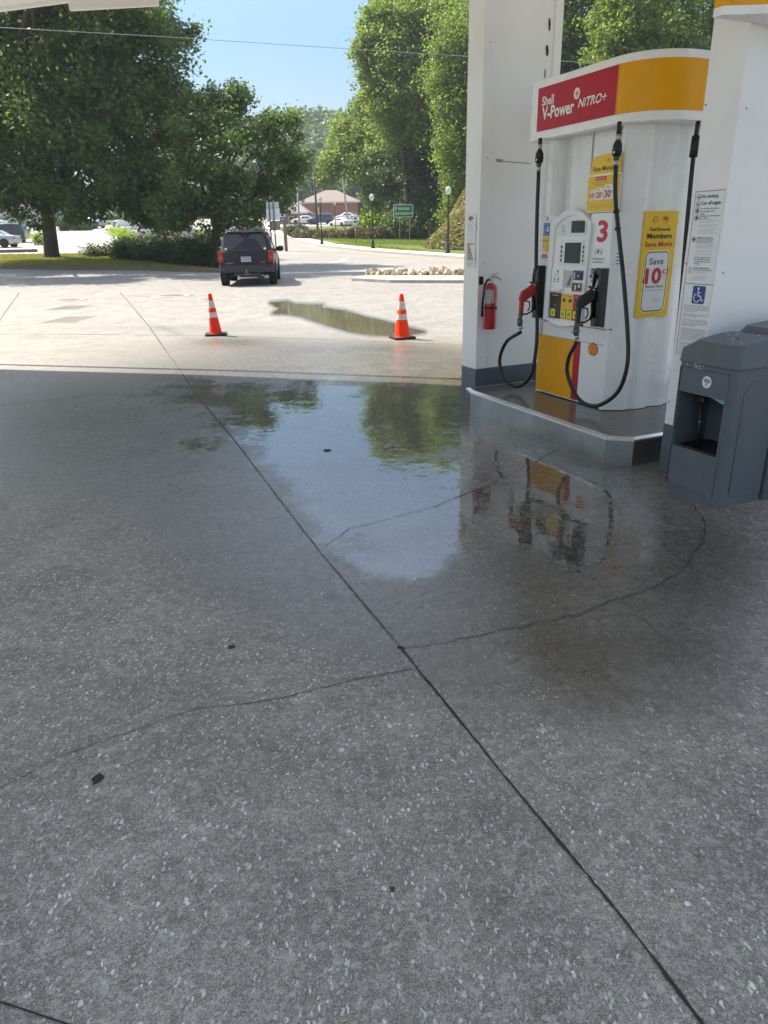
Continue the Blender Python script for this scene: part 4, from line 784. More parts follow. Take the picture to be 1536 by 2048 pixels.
# holsters
for (x0, x1, zt) in ((-1.605, -1.520, 1.338), (-.80, -.700, 1.338)):
    mb = MB(); prof = [(.485, .885), (.435, .90), (.42, .98), (.412, 1.24), (.42, zt-.03), (.445, zt), (.485, zt-.004)]
    w_ = .013
    # two cheeks and a back: an open boot
    for xa, xb in ((x0, x0+w_), (x1-w_*2.6, x1)):
        mb.add([(xa, y, z) for y, z in prof]+[(xb, y, z) for y, z in prof], [tuple(range(6, -1, -1)), tuple(range(7, 14))]+[(i, (i+1) % 7, 7+(i+1) % 7, 7+i) for i in range(7)], black)
    mb.box(x0, x1, .478, .492, .885, zt-.004, black); mb.box(x0, x1-w_*2.6, .432, .48, zt-.05, zt-.006, black); mb.box(x0+.001, x1-.036, .43, .48, .89, .96, black)
    mb.build('nozzle_holster', t, bevel=.004)
# nozzles: drawn in a vertical plane leaning out of the holster; s runs towards the lane
def nozzle(xc, body, spoutm, lean, cord_end, name='nozzle'):
    # local (s, z): s = distance out from holster along -b ; x nearly constant
    def P(s, z, dx=0): return (xc+lean*s*.88+dx*.88, .43-s*.88, 1.19+(z-1.19)*.93)
    mb = MB(); up = []
    prof = [(.0, 1.165), (.045, 1.182), (.075, 1.160), (.150, 1.115), (.172, 1.05), (.160, 1.02), (.164, .905), (.128, .905), (.122, 1.02), (.060, 1.060), (.01, 1.09)]
    t_ = .021; v = [P(s, z, -t_) for s, z in prof]+[P(s, z, t_) for s, z in prof]; n = len(prof)
    mb.add(v, [tuple(range(n-1, -1, -1)), tuple(range(n, 2*n))]+[(i, (i+1) % n, n+(i+1) % n, n+i) for i in range(n)], body)
    nz = mb.build(name, t, bevel=.011)
    mb = MB(); mb.tube([P(.03, 1.15), P(.0, 1.19), P(-.015, 1.235), P(-.012, 1.26)], [.019, .016, .0145, .014], spoutm, 10); mb.build('spout', nz)
    mb = MB(); mb.lathe([(.012, -.004), (.040, -.003), (.044, 0), (.040, .004), (.012, .006)], mat('splash_guard', (.18, .06, .04) if body is nozred else (.015, .015, .016), .5), 16, M=Matrix.Translation(P(.028, 1.185)) @ Matrix.Rotation(rad(-28), 4, 'X')); mb.build('splash_guard', nz)
    mb = MB(); mb.tube([P(.030, 1.06), P(.02, .99), P(.035, .93), P(.085, .905), P(.13, .908)], .008, black, 8); mb.tube([P(.105, 1.03), P(.062, 1.02), P(.055, .97), P(.075, .935)], .0065, black, 8); mb.build('trigger_guard', nz)
    mb = MB(); mb.tube([P(.146, .91), P(.150, .875), P(.158, .850)], [.021, .020, .019], darksteel, 10); mb.tube([P(.140, .862), P(.150, .845), P(.150, .815), P(.140, .80)], [.018, .026, .026, .018], darksteel, 12); mb.tube([P(.140, .80), P(.138, .765)], .0185, chrome, 12); mb.build('swivel', nz)
    return P(.138, .77)
def bez(p, n=40):
    p = [np.array(q, float) for q in p]; out = []
    # Catmull-Rom
    q = [2*p[0]-p[1]]+p+[2*p[-1]-p[-2]]
    for i in range(1, len(q)-2):
        for k in range(n//(len(p)-1)+1):
            u = k/(n//(len(p)-1)+1); out.append(.5*((2*q[i])+(-q[i-1]+q[i+1])*u+(2*q[i-1]-5*q[i]+4*q[i+1]-q[i+2])*u*u+(-q[i-1]+3*q[i]-3*q[i+1]+q[i+2])*u**3))
    out.append(p[-1]); return out
e1 = nozzle(-1.560, nozred, chrome, -.25, None); e2 = nozzle(-.765, mat('nozzle_black', (.02, .022, .022), .35, var=.15), chrome, -.30, None)
def hose(pts, top, nm='hose'):
    mb = MB(); mb.tube(bez(pts, 70), .0165, rubber, 12); h = mb.build(nm, t); x, y, z = top
    mb = MB(); mb.tube([(x, y, 2.34), (x, y, z+.115)], .0165, rubber, 12); mb.tube([(x, y, z+.12), (x, y, z+.075)], .018, chrome, 12); mb.tube([(x, y, z+.075), (x, y, z+.055), (x, y, z+.045), (x, y, z-.015), (x, y, z-.025)], [.021, .030, .034, .034, .024], black, 14); mb.tube([(x, y, z+.02), (x, y, z+.005)], .036, rubber, 14)
    mb.tube([(x, y, z-.025), (x, y, z-.045)], .022, darksteel, 12); mb.tube([(x, y, z-.045), (x, y, z-.09)], .018, chrome, 12); mb.prism([(x+.012+.008*math.cos(k), z+.012*0-.0+.008*math.sin(k)) for k in range(6)], 0, .003, paper, M=FM(0, y-.035, 0)); mb.build('breakaway', t)
hL = (-1.60, .42, 2.175); hR = (-.648, .42, 2.14)
hose([(hL[0], .42, 2.09), (-1.588, .42, 1.7), (-1.570, .43, 1.25), (-1.53, .44, .85), (-1.50, .42, .60), (-1.53, .40, .38), (-1.66, .36, .262), (-1.80, .31, .30), (-1.885, .29, .47), (-1.80, .30, .66), (e1[0], e1[1], .77)], hL)
hose([(hR[0], .42, 2.05), (-.625, .42, 1.85), (-.555, .42, 1.60), (-.46, .43, 1.25), (-.36, .43, .86), (-.325, .42, .64), (-.38, .41, .44), (-.52, .38, .31), (-.66, .36, .278), (-.79, .34, .33), (-.89, .31, .50), (-.875, .30, .64), (e2[0], e2[1], .77)], hR)
# hose retractor clips
mb = MB()
for z, x in ((1.74, -.60), (1.62, -.565)): mb.tube([(-.66, .50, z), (x, .43, z)], .007, black, 8); mb.tube([(x, .42, z-.012), (x, .42, z+.012)], .022, black, 10)
mb.tube([(-.498, .425, 1.39), (-.485, .405, 1.39)], .008, black, 8); mb.build('hose_clip', t)
# second hose of the far side, seen past the right edge, and the inner hanging coupling
mb = MB(); mb.tube(bez([(-.43, .95, 2.34), (-.43, .945, 2.1), (-.415, .95, 1.6), (-.40, .965, 1.1), (-.41, .99, .6), (-.48, 1.1, .36), (-.6, 1.33, .5)], 40), .0165, rubber, 10); mb.tube([(-.43, .95, 2.24), (-.43, .945, 2.10)], .032, black, 12); mb.build('rear_hose', t)
mb = MB(); mb.tube([(-.80, .56, 2.34), (-.80, .56, 2.13)], .0145, rubber, 10); mb.tube([(-.80, .56, 2.31), (-.80, .56, 2.28)], .017, chrome, 10); mb.tube([(-.80, .56, 2.20), (-.80, .56, 2.14)], .022, black, 10); mb.build('inner_hose', t)
done(t, DA, DB, KH)
# ------------------------------------------------------------------ windshield service bins
def service_bin(a0, a1, b0, b1, label, front=True, h=.845, lid_h=.17):
    ac, bc = (a0+a1)/2, (b0+b1)/2; t = ithing('service_bin', label, 'bin', ac, bc)
    def rr(g, r): return rrect(a0-g, a1+g, b0-g, b1+g, r, 4)
    mb = MB()
    if front:
        # outer shell as a ring wall with an opening in its front (-b) face
        x0, x1, z0, z1 = a0+.035, a1-.055, .318, .665; r = .035
        prof = [(a0, b0+r), (a0, b1), (a1, b1), (a1, b0+r)]+[(a1-r+r*math.cos(rad(q)), b0+r-r*math.sin(rad(q))) for q in (30, 60, 90)]
        prof2 = [(a0+r*(1-math.cos(rad(q))), b0+r-r*math.sin(rad(q))) for q in (90, 60, 30)]
        P_ = prof+prof2; n = len(P_)
        for i in range(n):
            p, q = P_[i], P_[(i+1) % n]
            if abs(p[1]-b0) < 1e-6 and abs(q[1]-b0) < 1e-6:
                xa, xb = q[0], p[0]
                for (u0, u1, w0, w1) in ((xa, x0, 0, h), (x1, xb, 0, h), (x0, x1, 0, z0), (x0, x1, z1, h)): mb.quad((u0, b0, w0), (u1, b0, w0), (u1, b0, w1), (u0, b0, w1), binm)
            else: mb.add([(p[0], p[1], 0), (q[0], q[1], 0), (q[0], q[1], h), (p[0], p[1], h)], [(0, 1, 2, 3)], binm, i not in (0, 1, 2))
        d = .27   # recess
        mb.quad((x0, b0, z1), (x1, b0, z1), (x1, b0+d, z1), (x0, b0+d, z1), binm); mb.quad((x0, b0, z0), (x0, b0, z1), (x0, b0+d, z1), (x0, b0+d, z0), binm); mb.quad((x1, b0, z0), (x1, b0, z1), (x1, b0+d, z1), (x1, b0+d, z0), binm); mb.quad((x0, b0+d, z0), (x1, b0+d, z0), (x1, b0+d, z1), (x0, b0+d, z1), binm)
        mb.quad((x0, b0, z0), (x1, b0, z0), (x1, b0+d, z0), (x0, b0+d, z0), binm); mb.add([(p[0], p[1], h) for p in P_], [tuple(range(n))], binm)
        # raised frame lines
        mb.tube([(x0-.012, b0-.0005, .06), (x0-.012, b0-.0005, .817), (x1+.014, b0-.0005, .817), (x1+.014, b0-.0005, .06), (x0-.012, b0-.0005, .06)], .0045, binm, 6)
        q0, q1 = b0+.09, b1+.0
        mb.tube([(a1+.0003, q0, .09), (a1+.0003, q0, .70), (a1+.0003, q0+.05, .765), (a1+.0003, q1, .775)], .004, binm, 6); mb.tube([(a1+.0003, q0, .09), (a1+.0003, q0+.03, .06), (a1+.0003, q1, .058)], .004, binm, 6)
    else: mb.prism(rr(0, .035), 0, h, binm)
    mb.build('body', t)
    # lid with a raised sloping crown
    mb = MB(); L0 = rr(.008, .04); L1 = rr(.003, .045); L2 = rr(-.045, .05); n = len(L0); z0 = h+.004
    co = [(x, y, z0) for x, y in L0]+[(x, y, z0+.078) for x, y in L1]+[(x+(.02), y, z0+lid_h-.05+.05*((y-b0)/(b1-b0))) for x, y in L2]
    mb.add(co, [(r_*n+i, r_*n+(i+1) % n, (r_+1)*n+(i+1) % n, (r_+1)*n+i) for r_ in range(2) for i in range(n)], binm, True); mb.add(co, [tuple(range(2*n, 3*n)), tuple(range(n-1, -1, -1))], binm)
    mb.build('lid', t, bevel=.006)
    mb = MB(); mb.prism(rr(-.004, .036), h-.004, h+.0045, mat('seam_dark', (.01, .01, .012), .7)); mb.build('lid_seam', t)
    if front:
        mb = MB(); bx0, bx1, by0, by1 = x0+.03, x1-.004, b0+.012, b0+.25
        mb.prism(rrect(bx0, bx1, by0, by1, .04), z0*0+.18, .3185, black, caps=False); mb.prism(rrect(bx0, bx1, by0, by1, .04), .17, .18, black)
        o_, i_ = rrect(bx0-.006, bx1+.003, by0-.006, by1+.006, .045), rrect(bx0+.012, bx1-.012, by0+.012, by1-.012, .035); n = len(o_)
        mb.add([(x, y, .322) for x, y in o_]+[(x, y, .330) for x, y in o_]+[(x, y, .330) for x, y in i_]+[(x, y, .322) for x, y in i_]+[(x, y, .324) for x, y in i_], [(r_*n+i, r_*n+(i+1) % n, (r_+1)*n+(i+1) % n, (r_+1)*n+i) for r_ in range(3) for i in range(n)], black, False)
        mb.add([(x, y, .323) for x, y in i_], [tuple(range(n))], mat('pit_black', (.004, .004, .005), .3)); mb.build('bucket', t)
        mb = MB(); sx = x0+.085; mb.tube([(sx+.03, b0+.10, .30), (sx, b0+.11, .60)], .011, black, 10); mb.tube([(sx+.012, b0+.105, .47), (sx+.0105, b0+.1055, .476)], .0135, chrome, 10); mb.box(sx-.05, sx+.03, b0+.095, b0+.125, .60, .63, black); mb.build('squeegee', t)
        mb = MB(); mb.add([(x1-.16, b0+.05, .662), (x1-.002, b0+.03, .662), (x1-.002, b0+.03, .628), (x1-.05, b0+.035, .634), (x1-.11, b0+.045, .646)], [(0, 1, 2, 3, 4)], mat('paper_towel', (.20, .48, .60), .7)); mb.build('paper_towel', t)
        mb = MB(); M = FM(0, b0-.0005, 0); cx, cz = a0+.235, .750
        mb.prism([(cx+.034*math.cos(k*.26), cz+.036*math.sin(k*.26)) for k in range(24)], 0, .0012, paper, M=M)
        mb.prism([(cx-.027, cz+.006), (cx-.018, cz+.018), (cx-.008, cz+.025), (cx-.003, cz+.019), (cx+.012, cz+.020), (cx+.022, cz+.014), (cx+.027, cz+.002), (cx+.016, cz-.006), (cx+.002, cz-.003), (cx-.004, cz-.008), (cx-.012, cz-.002), (cx-.02, cz+.001)], .0012, .0016, mat('print_blue_grey', (.22, .28, .42), .5), M=M)
        mb.prism([(cx-.006, cz-.010), (cx+.003, cz-.006), (cx+.001, cz-.022), (cx-.006, cz-.025)], .0012, .0016, blue, M=M); mb.build('sticker', t)
        mb = MB()
        for k in range(16): x, z = a0+.15+rng.normal(0, .03), .835+rng.normal(0, .012); mb.box(x, x+.005, b0-.0015, b0, z, z+.005, paper)
        mb.build('bird_specks', t)
    done(t, ac, bc); return t
service_bin(.606, 1.040, -.03, .335, 'slate grey windshield service bin with open bucket bay and round white sticker')
service_bin(.606, 1.075, .355, 1.0, 'slate grey refuse bin behind the windshield service bin, cut off by the frame', False, .845, .235)
mb = MB()
for k in range(16):
    a_, b_, r_ = rng.uniform(.68, 1.0), rng.uniform(.05, .30), rng.uniform(.003, .008); p = isl(a_, b_, .845+.004+.17-.05+.05*((b_+.03)/.365)+.002)
    mb.box(-r_, r_*rng.uniform(.6, 1.6), -r_*.5, r_*.5, 0, .002, black if k % 2 else paper, M=Matrix.Translation(p) @ Matrix.Rotation(rng.uniform(0, 3), 4, 'Z'))
tag(mb.build('leaf_litter'), 'tiny scattered specks of dead leaf on the bin lid', 'litter', kind='stuff')
# ------------------------------------------------------------------ canopy
CE = [(-30, 16.9-.0), (-12-3.0, 11.9+2.2), (-5.19-2.97, 9.88+2.17), (-2.29-2.97, 9.13+2.17), (.83-2.97, 8.11+2.17), (9, 6.3), (16, 4.0)]
CE = [(-10.8, 12.75), (-8.2, 12.05), (-5.3, 11.30), (-2.15, 10.30), (5.2, 7.9)]
ZC_ = 4.45
t = thing('canopy', 'large flat white canopy roof over the pumps, its front edge just in frame', 'canopy', (-2, 5, ZC_))
soffit = mat('soffit_white', (.8, .79, .76), .5, var=.03)
bk = [(3.0, .25), (-9.3, 4.0)]  # unseen rear edge, pulled forward so more sky light reaches the slab
P_ = [(x+2, y-5) for x, y in CE+bk]
MB().prism(P_, .03, .95, soffit).build('deck', t)
mb = MB()
for p, q in zip(CE[:-1], CE[1:]):
    d = np.array(q)-np.array(p); n_ = np.array([-d[1], d[0]])/np.linalg.norm(d)*.05
    mb.prism([(p[0]+2, p[1]-5), (q[0]+2, q[1]-5), (q[0]+2+n_[0], q[1]-5+n_[1]), (p[0]+2+n_[0], p[1]-5+n_[1])], 0, .98, white)
mb.build('fascia', t)
mb = MB(); off = np.array([.14, .50])
for p, q in zip(CE[:-1], CE[1:]): mb.prism([(p[0]+2+off[0], p[1]-5+off[1]), (q[0]+2+off[0], q[1]-5+off[1]), (q[0]+2+off[0]*1.1, q[1]-5+off[1]*1.1), (p[0]+2+off[0]*1.1, p[1]-5+off[1]*1.1)], .42, .56, white)
mb.build('trim_rail', t)
q1, q2 = at(138, 20, 4.3), at(315, 10, 4.3); d = q2-q1; n_ = np.array([-d[1], d[0], 0]); n_ = n_/np.linalg.norm(n_)*.06
mb = MB(); mb.prism([(q1[0]+2, q1[1]-5), (q2[0]+2, q2[1]-5), (q2[0]+2+n_[0], q2[1]-5+n_[1]), (q1[0]+2+n_[0], q1[1]-5+n_[1])], 4.3-ZC_, .75, soffit); mb.build('light_box', t, bevel=.01)
#@@PART3
# ------------------------------------------------------------------ vehicles
tyre = mat('tyre', (.018, .018, .019), .8, var=.1); rim = mat('rim_silver', (.45, .45, .46), .3, metal=.8); glass = mat('car_glass', (.012, .015, .018), .04, var=.02, spec=.8)
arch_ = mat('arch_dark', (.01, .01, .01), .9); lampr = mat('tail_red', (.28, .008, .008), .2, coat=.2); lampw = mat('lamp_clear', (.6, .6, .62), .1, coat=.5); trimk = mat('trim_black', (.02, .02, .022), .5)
def paint(name, col, metal=.3, rough=.28): return mat(name, col, rough, metal=metal, var=.03, coat=.7)
def loft(st, m, zb=.30):
    """st: (y, half width, belt half width, roof half width, z belt, z roof)"""
    mb = MB(); R_ = []
    for (y, w_, wb, wr, zb_, zr, z0) in st:
        half = [(0, z0), (w_*.86, z0), (w_*.97, z0+.06), (w_, (z0+zb_)*.5), (w_*.99, zb_-.10), (wb, zb_), (wr+(wb-wr)*.35, zb_+(zr-zb_)*.62), (wr, zr-.05), (wr-.08, zr-.005), (wr*.45, zr+.02), (0, zr+.025)]
        ring = [(x, y, z) for x, z in half]+[(-x, y, z) for x, z in half[-2:0:-1]]
        R_.append(ring)
    n = len(R_[0]); v = [p for r in R_ for p in r]
    mb.add(v, [(j*n+i, j*n+(i+1) % n, (j+1)*n+(i+1) % n, (j+1)*n+i) for j in range(len(R_)-1) for i in range(n)]+[tuple(range(n-1, -1, -1)), tuple((len(R_)-1)*n+i for i in range(n))], m, True)
    return mb
def smooth_edges(o, ang=32):
    me = o.data; bm = bmesh.new(); bm.from_mesh(me)
    for e in bm.edges:
        if len(e.link_faces) == 2: e.smooth = e.calc_face_angle(0) < rad(ang)
    bm.to_mesh(me); bm.free()
def sect(st, y, z, side, off=.006):
    for a, b in zip(st[:-1], st[1:]):
        if a[0] <= y <= b[0]:
            k = (y-a[0])/(b[0]-a[0]); s = [p+(q-p)*k for p, q in zip(a, b)]; break
    else: s = st[-1] if y > st[-1][0] else st[0]
    _, w_, wb, wr, zb_, zr, z0 = s; pts = [(w_*.99, zb_-.10), (wb, zb_), (wr+(wb-wr)*.35, zb_+(zr-zb_)*.62), (wr, zr-.05)]
    for (x0, q0), (x1, q1) in zip(pts[:-1], pts[1:]):
        if q0 <= z <= q1+1e-9: x = x0+(x1-x0)*(z-q0)/max(q1-q0, 1e-6); return side*(x+off)
    return side*(pts[-1][0]+off)
def wheel(t, x, y, r, w_, side, name='wheel', detail=True):
    M = Matrix.Translation((x, y, r)) @ Matrix.Rotation(rad(90), 4, 'Y')
    mb = MB(); mb.lathe([(r*.6, -w_/2), (r*.93, -w_/2), (r, -w_*.36), (r, w_*.36), (r*.93, w_/2), (r*.6, w_/2)], tyre, 24, M=M); o = mb.build(name, t)
    if detail:
        mb = MB(); s = side; mb.lathe([(r*.62, s*w_*.40), (r*.60, s*w_*.50), (r*.5, s*w_*.42), (r*.2, s*w_*.46), (.001, s*w_*.47)], rim, 20, M=M)
        for k in range(5):
            a = 2*math.pi*k/5+.3; mb.add([(r*.34*math.cos(a-.2), r*.34*math.sin(a-.2), s*w_*.475), (r*.34*math.cos(a+.2), r*.34*math.sin(a+.2), s*w_*.475), (r*.54*math.cos(a+.12), r*.54*math.sin(a+.12), s*w_*.475), (r*.54*math.cos(a-.12), r*.54*math.sin(a-.12), s*w_*.475)], [(0, 1, 2, 3)], arch_, M=M)
        mb.build('rim', o, fix=False)
    return o
def windows(st, t, strips, zlo, zhi, name='side_window', sides=(-1, 1)):
    for s in sides:
        for (ya, yb) in strips:
            mb = MB(); ysn = np.linspace(ya, yb, 5); v = []
            for y in ysn:
                k = [q for q in st]; zr = np.interp(y, [q[0] for q in st], [q[5] for q in st]); zb_ = np.interp(y, [q[0] for q in st], [q[4] for q in st])
                lo, hi = zb_+zlo, max(zb_+zlo+.01, zr-zhi); mid = zb_+(zr-zb_)*.62
                for z in (lo, (lo+hi)/2, hi): v.append((sect(st, y, z, s), y, z))
            mb.add(v, [(3*i+j, 3*i+j+1, 3*i+j+4, 3*i+j+3) for i in range(4) for j in range(2)], glass, True); mb.build(name, t)
def car(name, label, cat, loc, rot, body, kind='sedan', group=None, detail=True, scale=1):
    t = thing(name, label, cat, loc, rot, group)
    if kind == 'sedan': st = [(0, .80, .78, .62, .80, .82, .38), (.12, .88, .85, .66, .92, .95, .27), (.75, .90, .86, .60, .96, 1.02, .22), (1.35, .91, .86, .58, .96, 1.38, .20), (2.0, .91, .86, .58, .95, 1.45, .20), (2.7, .91, .86, .58, .93, 1.42, .20), (3.5, .91, .85, .62, .90, .98, .20), (4.3, .88, .82, .62, .76, .82, .24), (4.65, .78, .72, .5, .62, .66, .36)]; strips = [(1.15, 1.95), (2.02, 3.0)]; ys = (.85, 3.7); rw = ((.80, 1.03), (1.28, 1.34))
    elif kind == 'pickup': st = [(0, .94, .92, .86, 1.0, 1.03, .55), (.1, .97, .95, .88, 1.04, 1.07, .45), (2.0, .98, .95, .88, 1.06, 1.08, .42), (2.1, .98, .93, .68, 1.1, 1.80, .4), (2.6, .98, .93, .70, 1.1, 1.84, .4), (3.5, .98, .93, .70, 1.1, 1.80, .4), (4.2, .98, .93, .8, 1.12, 1.2, .4), (5.3, .96, .9, .8, 1.0, 1.08, .42), (5.5, .9, .85, .7, .85, .9, .5)]; strips = [(2.2, 2.85), (2.92, 3.75)]; ys = (1.1, 4.5); rw = ((2.02, 1.15), (2.10, 1.7))
    else: st = [(0, .86, .84, .74, .95, .98, .42), (.10, .93, .90, .76, 1.04, 1.12, .32), (.34, .94, .90, .70, 1.06, 1.66, .30), (1.2, .95, .90, .70, 1.06, 1.74, .28), (2.6, .95, .90, .70, 1.04, 1.72, .28), (3.4, .95, .90, .74, 1.02, 1.18, .28), (4.3, .93, .86, .7, .95, 1.02, .30), (4.7, .84, .78, .6, .80, .84, .42)]; strips = [(.45, 1.05), (1.12, 1.95), (2.02, 2.95)]; ys = (.9, 3.75); rw = ((.10, 1.14), (.32, 1.58))
    o = loft(st, body).build('body', t); smooth_edges(o); windows(st, t, strips, .04, .13)
    r = .33 if kind == 'sedan' else .37
    for y in ys:
        for s in (-1, 1):
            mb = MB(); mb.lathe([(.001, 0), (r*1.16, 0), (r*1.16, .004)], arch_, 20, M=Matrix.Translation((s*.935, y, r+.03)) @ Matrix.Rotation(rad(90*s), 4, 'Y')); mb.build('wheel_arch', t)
            wheel(t, s*.86, y, r, .20, s, detail=detail)
    (y0, z0), (y1, z1) = rw; mb = MB(); mb.add([(-.68, y0-.012, z0), (.68, y0-.012, z0), (.55, y1-.012, z1), (-.55, y1-.012, z1)], [(0, 1, 2, 3)], glass); mb.build('rear_window', t)
    fy = {'sedan': ((2.75, 1.36), (3.35, 1.0)), 'pickup': ((3.55, 1.74), (4.1, 1.22)), 'suv': ((2.68, 1.66), (3.32, 1.2))}[kind]
    mb = MB(); (a, b), (c, d) = fy; mb.add([(-.56, a+.02, b+.03), (.56, a+.02, b+.03), (.68, c+.02, d+.05), (-.68, c+.02, d+.05)], [(0, 1, 2, 3)], glass); mb.build('windscreen', t)
    for s in (-1, 1):
        mb = MB(); w_ = st[1][1]; mb.box(s*w_*.72-.13, s*w_*.72+.13, -.004, .1, st[1][4]-.22, st[1][4]-.06, lampr); mb.build('tail_lamp', t)
        L_ = st[-1][0]; mb = MB(); mb.box(s*.62-.14, s*.62+.14, L_-.1, L_+.006, st[-1][4]-.14, st[-1][4]-.02, lampw); mb.build('headlight', t)
    if scale != 1: t.scale = (scale,)*3
    return t
# the dark SUV leaving the forecourt
rear_l, rear_r = at(462, 565), at(545, 565); sc_c = (rear_l+rear_r)/2
SX, SY, SH_ = sc_c[0]-.12, 26.1, rad(4.5)
t = thing('suv', 'dark charcoal sport utility vehicle with trailer hitch driving away from the pumps', 'car', (SX+.33, SY, G(SX, SY)), rad(5.0))
dk = mat('charcoal_paint', (.006, .008, .018), .3, var=.03, coat=.15, spec=.35); dk2 = mat('bumper_grey', (.022, .024, .034), .45, var=.05)
st = [(.10, .90, .89, .80, 1.10, 1.13, .62), (.14, .93, .91, .80, 1.12, 1.17, .50), (.42, .945, .91, .70, 1.13, 1.74, .42), (.9, .95, .91, .70, 1.13, 1.79, .36), (2.2, .95, .91, .70, 1.12, 1.79, .34), (2.9, .95, .91, .70, 1.10, 1.72, .34), (3.6, .95, .91, .78, 1.08, 1.18, .34), (4.6, .93, .88, .74, 1.0, 1.08, .36), (4.85, .84, .8, .62, .85, .9, .46)]
o = loft(st, dk).build('body', t); smooth_edges(o)
windows(st, t, [(.52, 1.12), (1.2, 2.05), (2.13, 3.15)], .05, .13)
mb = MB(); mb.add([(-.70, .135, 1.16), (.70, .135, 1.16), (.73, .20, 1.32), (.60, .385, 1.69), (-.60, .385, 1.69), (-.73, .20, 1.32)], [(0, 1, 2, 3, 4, 5)], glass); wv = mb.build('rear_window', t)
mb = MB()
for s in (-1, 1): mb.prism([(s*.66+.045*math.cos(k*.7), 1.22+.04*math.sin(k*.7)) for k in range(9)], 0, .002, paper, M=FM(0, .150, 0))
mb.build('window_stickers', wv)
mb = MB(); mb.tube([(.30, .13, 1.145), (.0, .125, 1.165), (-.08, .12, 1.16)], .014, trimk, 8); mb.lathe([(.03, 0), (.03, .03), (.01, .035)], trimk, 10, M=FM(-.06, .12, 1.16)); mb.build('rear_wiper', t)
mb = MB(); mb.box(-.86, .86, .085, .14, .60, 1.085, dk); mb.build('tailgate', t, bevel=.02)
mb = MB(); mb.box(-.17, .17, .077, .084, .80, .97, mat('plate_white', (.42, .45, .48), .5)); put_text(mb, '7D4-K82', ink, FM(-.135, .0755, .84), height=.07, width=.27, bold=.005); mb.box(-.155, .155, .074, .076, .935, .955, blue2); pp = mb.build('number_plate', t)
mb = MB(); put_text(mb, 'GMC', mat('badge_red', (.5, .12, .1), .3), FM(.47, .082, .755), height=.045, width=.20, bold=.01); put_text(mb, 'ENVOY', chrome, FM(-.70, .082, .74), height=.035, width=.26, bold=.01); mb.build('badges', t)
for s in (-1, 1):
    mb = MB(); xs_ = sorted((s*.76, s*.945)); mb.box(xs_[0], xs_[1], .075, .26, .78, 1.16, lampr); o = mb.build('tail_light', t, bevel=.025)
    mb = MB(); mb.box(xs_[0]+.03, xs_[1]-.03, .068, .08, .90, .98, mat('lamp_amber', (.36, .06, .02), .2)); mb.build('indicator', o)
mb = MB(); mb.box(-.60, .60, .35, .40, 1.735, 1.765, dk); mb.box(-.12, .12, .342, .352, 1.735, 1.757, lampr); mb.build('brake_light', t)
mb = MB(); mb.prism([(-.94, .32), (-.94, .10), (-.88, .01), (-.4, -.03), (.4, -.03), (.88, .01), (.94, .10), (.94, .32)], .46, .70, dk2); o = mb.build('rear_bumper', t, bevel=.035)
for s in (-1, 1):
    mb = MB(); mb.prism([(s*.73+.055*math.cos(k*.5), .565+.05*math.sin(k*.5)) for k in range(13)], 0, .03, mat('reflector', (.4, .10, .09), .3), M=FM(0, .03, 0)); mb.build('bumper_reflector', o)
mb = MB(); mb.tube([(-.45, .18, .40), (.45, .18, .40)], .04, darksteel, 8); mb.box(-.08, .08, .02, .2, .36, .45, darksteel); mb.tube([(0, .03, .42), (0, -.10, .42)], .028, darksteel, 8); mb.tube([(0, -.09, .43), (0, -.09, .50)], .016, chrome, 8); mb.lathe([(.001, .50), (.02, .505), (.028, .525), (.02, .55), (.001, .555)], chrome, 12, M=Matrix.Translation((0, -.09, 0))); mb.build('tow_hitch', t)
mb = MB(); mb.tube([(-.3, .6, .33), (.25, .45, .34), (.50, .30, .36)], .05, darksteel, 10); mb.tube([(.35, .55, .34), (.50, .18, .34)], .10, darksteel, 12); mb.tube([(.50, .18, .36), (.56, .05, .35)], .035, chrome, 10); mb.build('exhaust', t)
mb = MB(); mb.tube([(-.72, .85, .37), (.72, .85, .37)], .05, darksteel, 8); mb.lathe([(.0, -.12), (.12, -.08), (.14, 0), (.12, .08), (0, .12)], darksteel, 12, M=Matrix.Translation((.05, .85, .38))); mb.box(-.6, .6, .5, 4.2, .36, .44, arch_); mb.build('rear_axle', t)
for s in (-1, 1):
    for y in (.88, 3.72):
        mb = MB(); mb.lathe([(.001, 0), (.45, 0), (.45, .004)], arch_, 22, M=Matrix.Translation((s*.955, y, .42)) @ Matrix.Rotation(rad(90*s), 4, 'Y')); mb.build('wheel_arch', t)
        wheel(t, s*.84, y, .385, .25, s)
    mb = MB(); mb.lathe([(.001, -.10), (.10, -.08), (.125, 0), (.10, .08), (.001, .10)], dk, 14, M=Matrix.Translation((s*1.07, 2.78, 1.18)) @ Matrix.Scale(.55, 4, (0, 1, 0)) @ Matrix.Scale(1.15, 4, (1, 0, 0))); mb.tube([(s*.90, 2.82, 1.14), (s*1.02, 2.80, 1.16)], .025, dk, 8); mb.build('wing_mirror', t)
    mb = MB(); mb.tube([(s*.66, .65, 1.79), (s*.66, .72, 1.85), (s*.66, 2.4, 1.85), (s*.66, 2.5, 1.79)], .018, trimk, 8); mb.build('roof_rail', t)
mb = MB(); mb.box(.3, .55, 1.35, 1.5, 1.15, 1.55, mat('seat_grey', (.06, .055, .05), .8)); mb.box(-.55, -.3, 1.35, 1.5, 1.15, 1.55, mat('seat_grey', (.06, .055, .05), .8)); mb.build('seat_back', t)
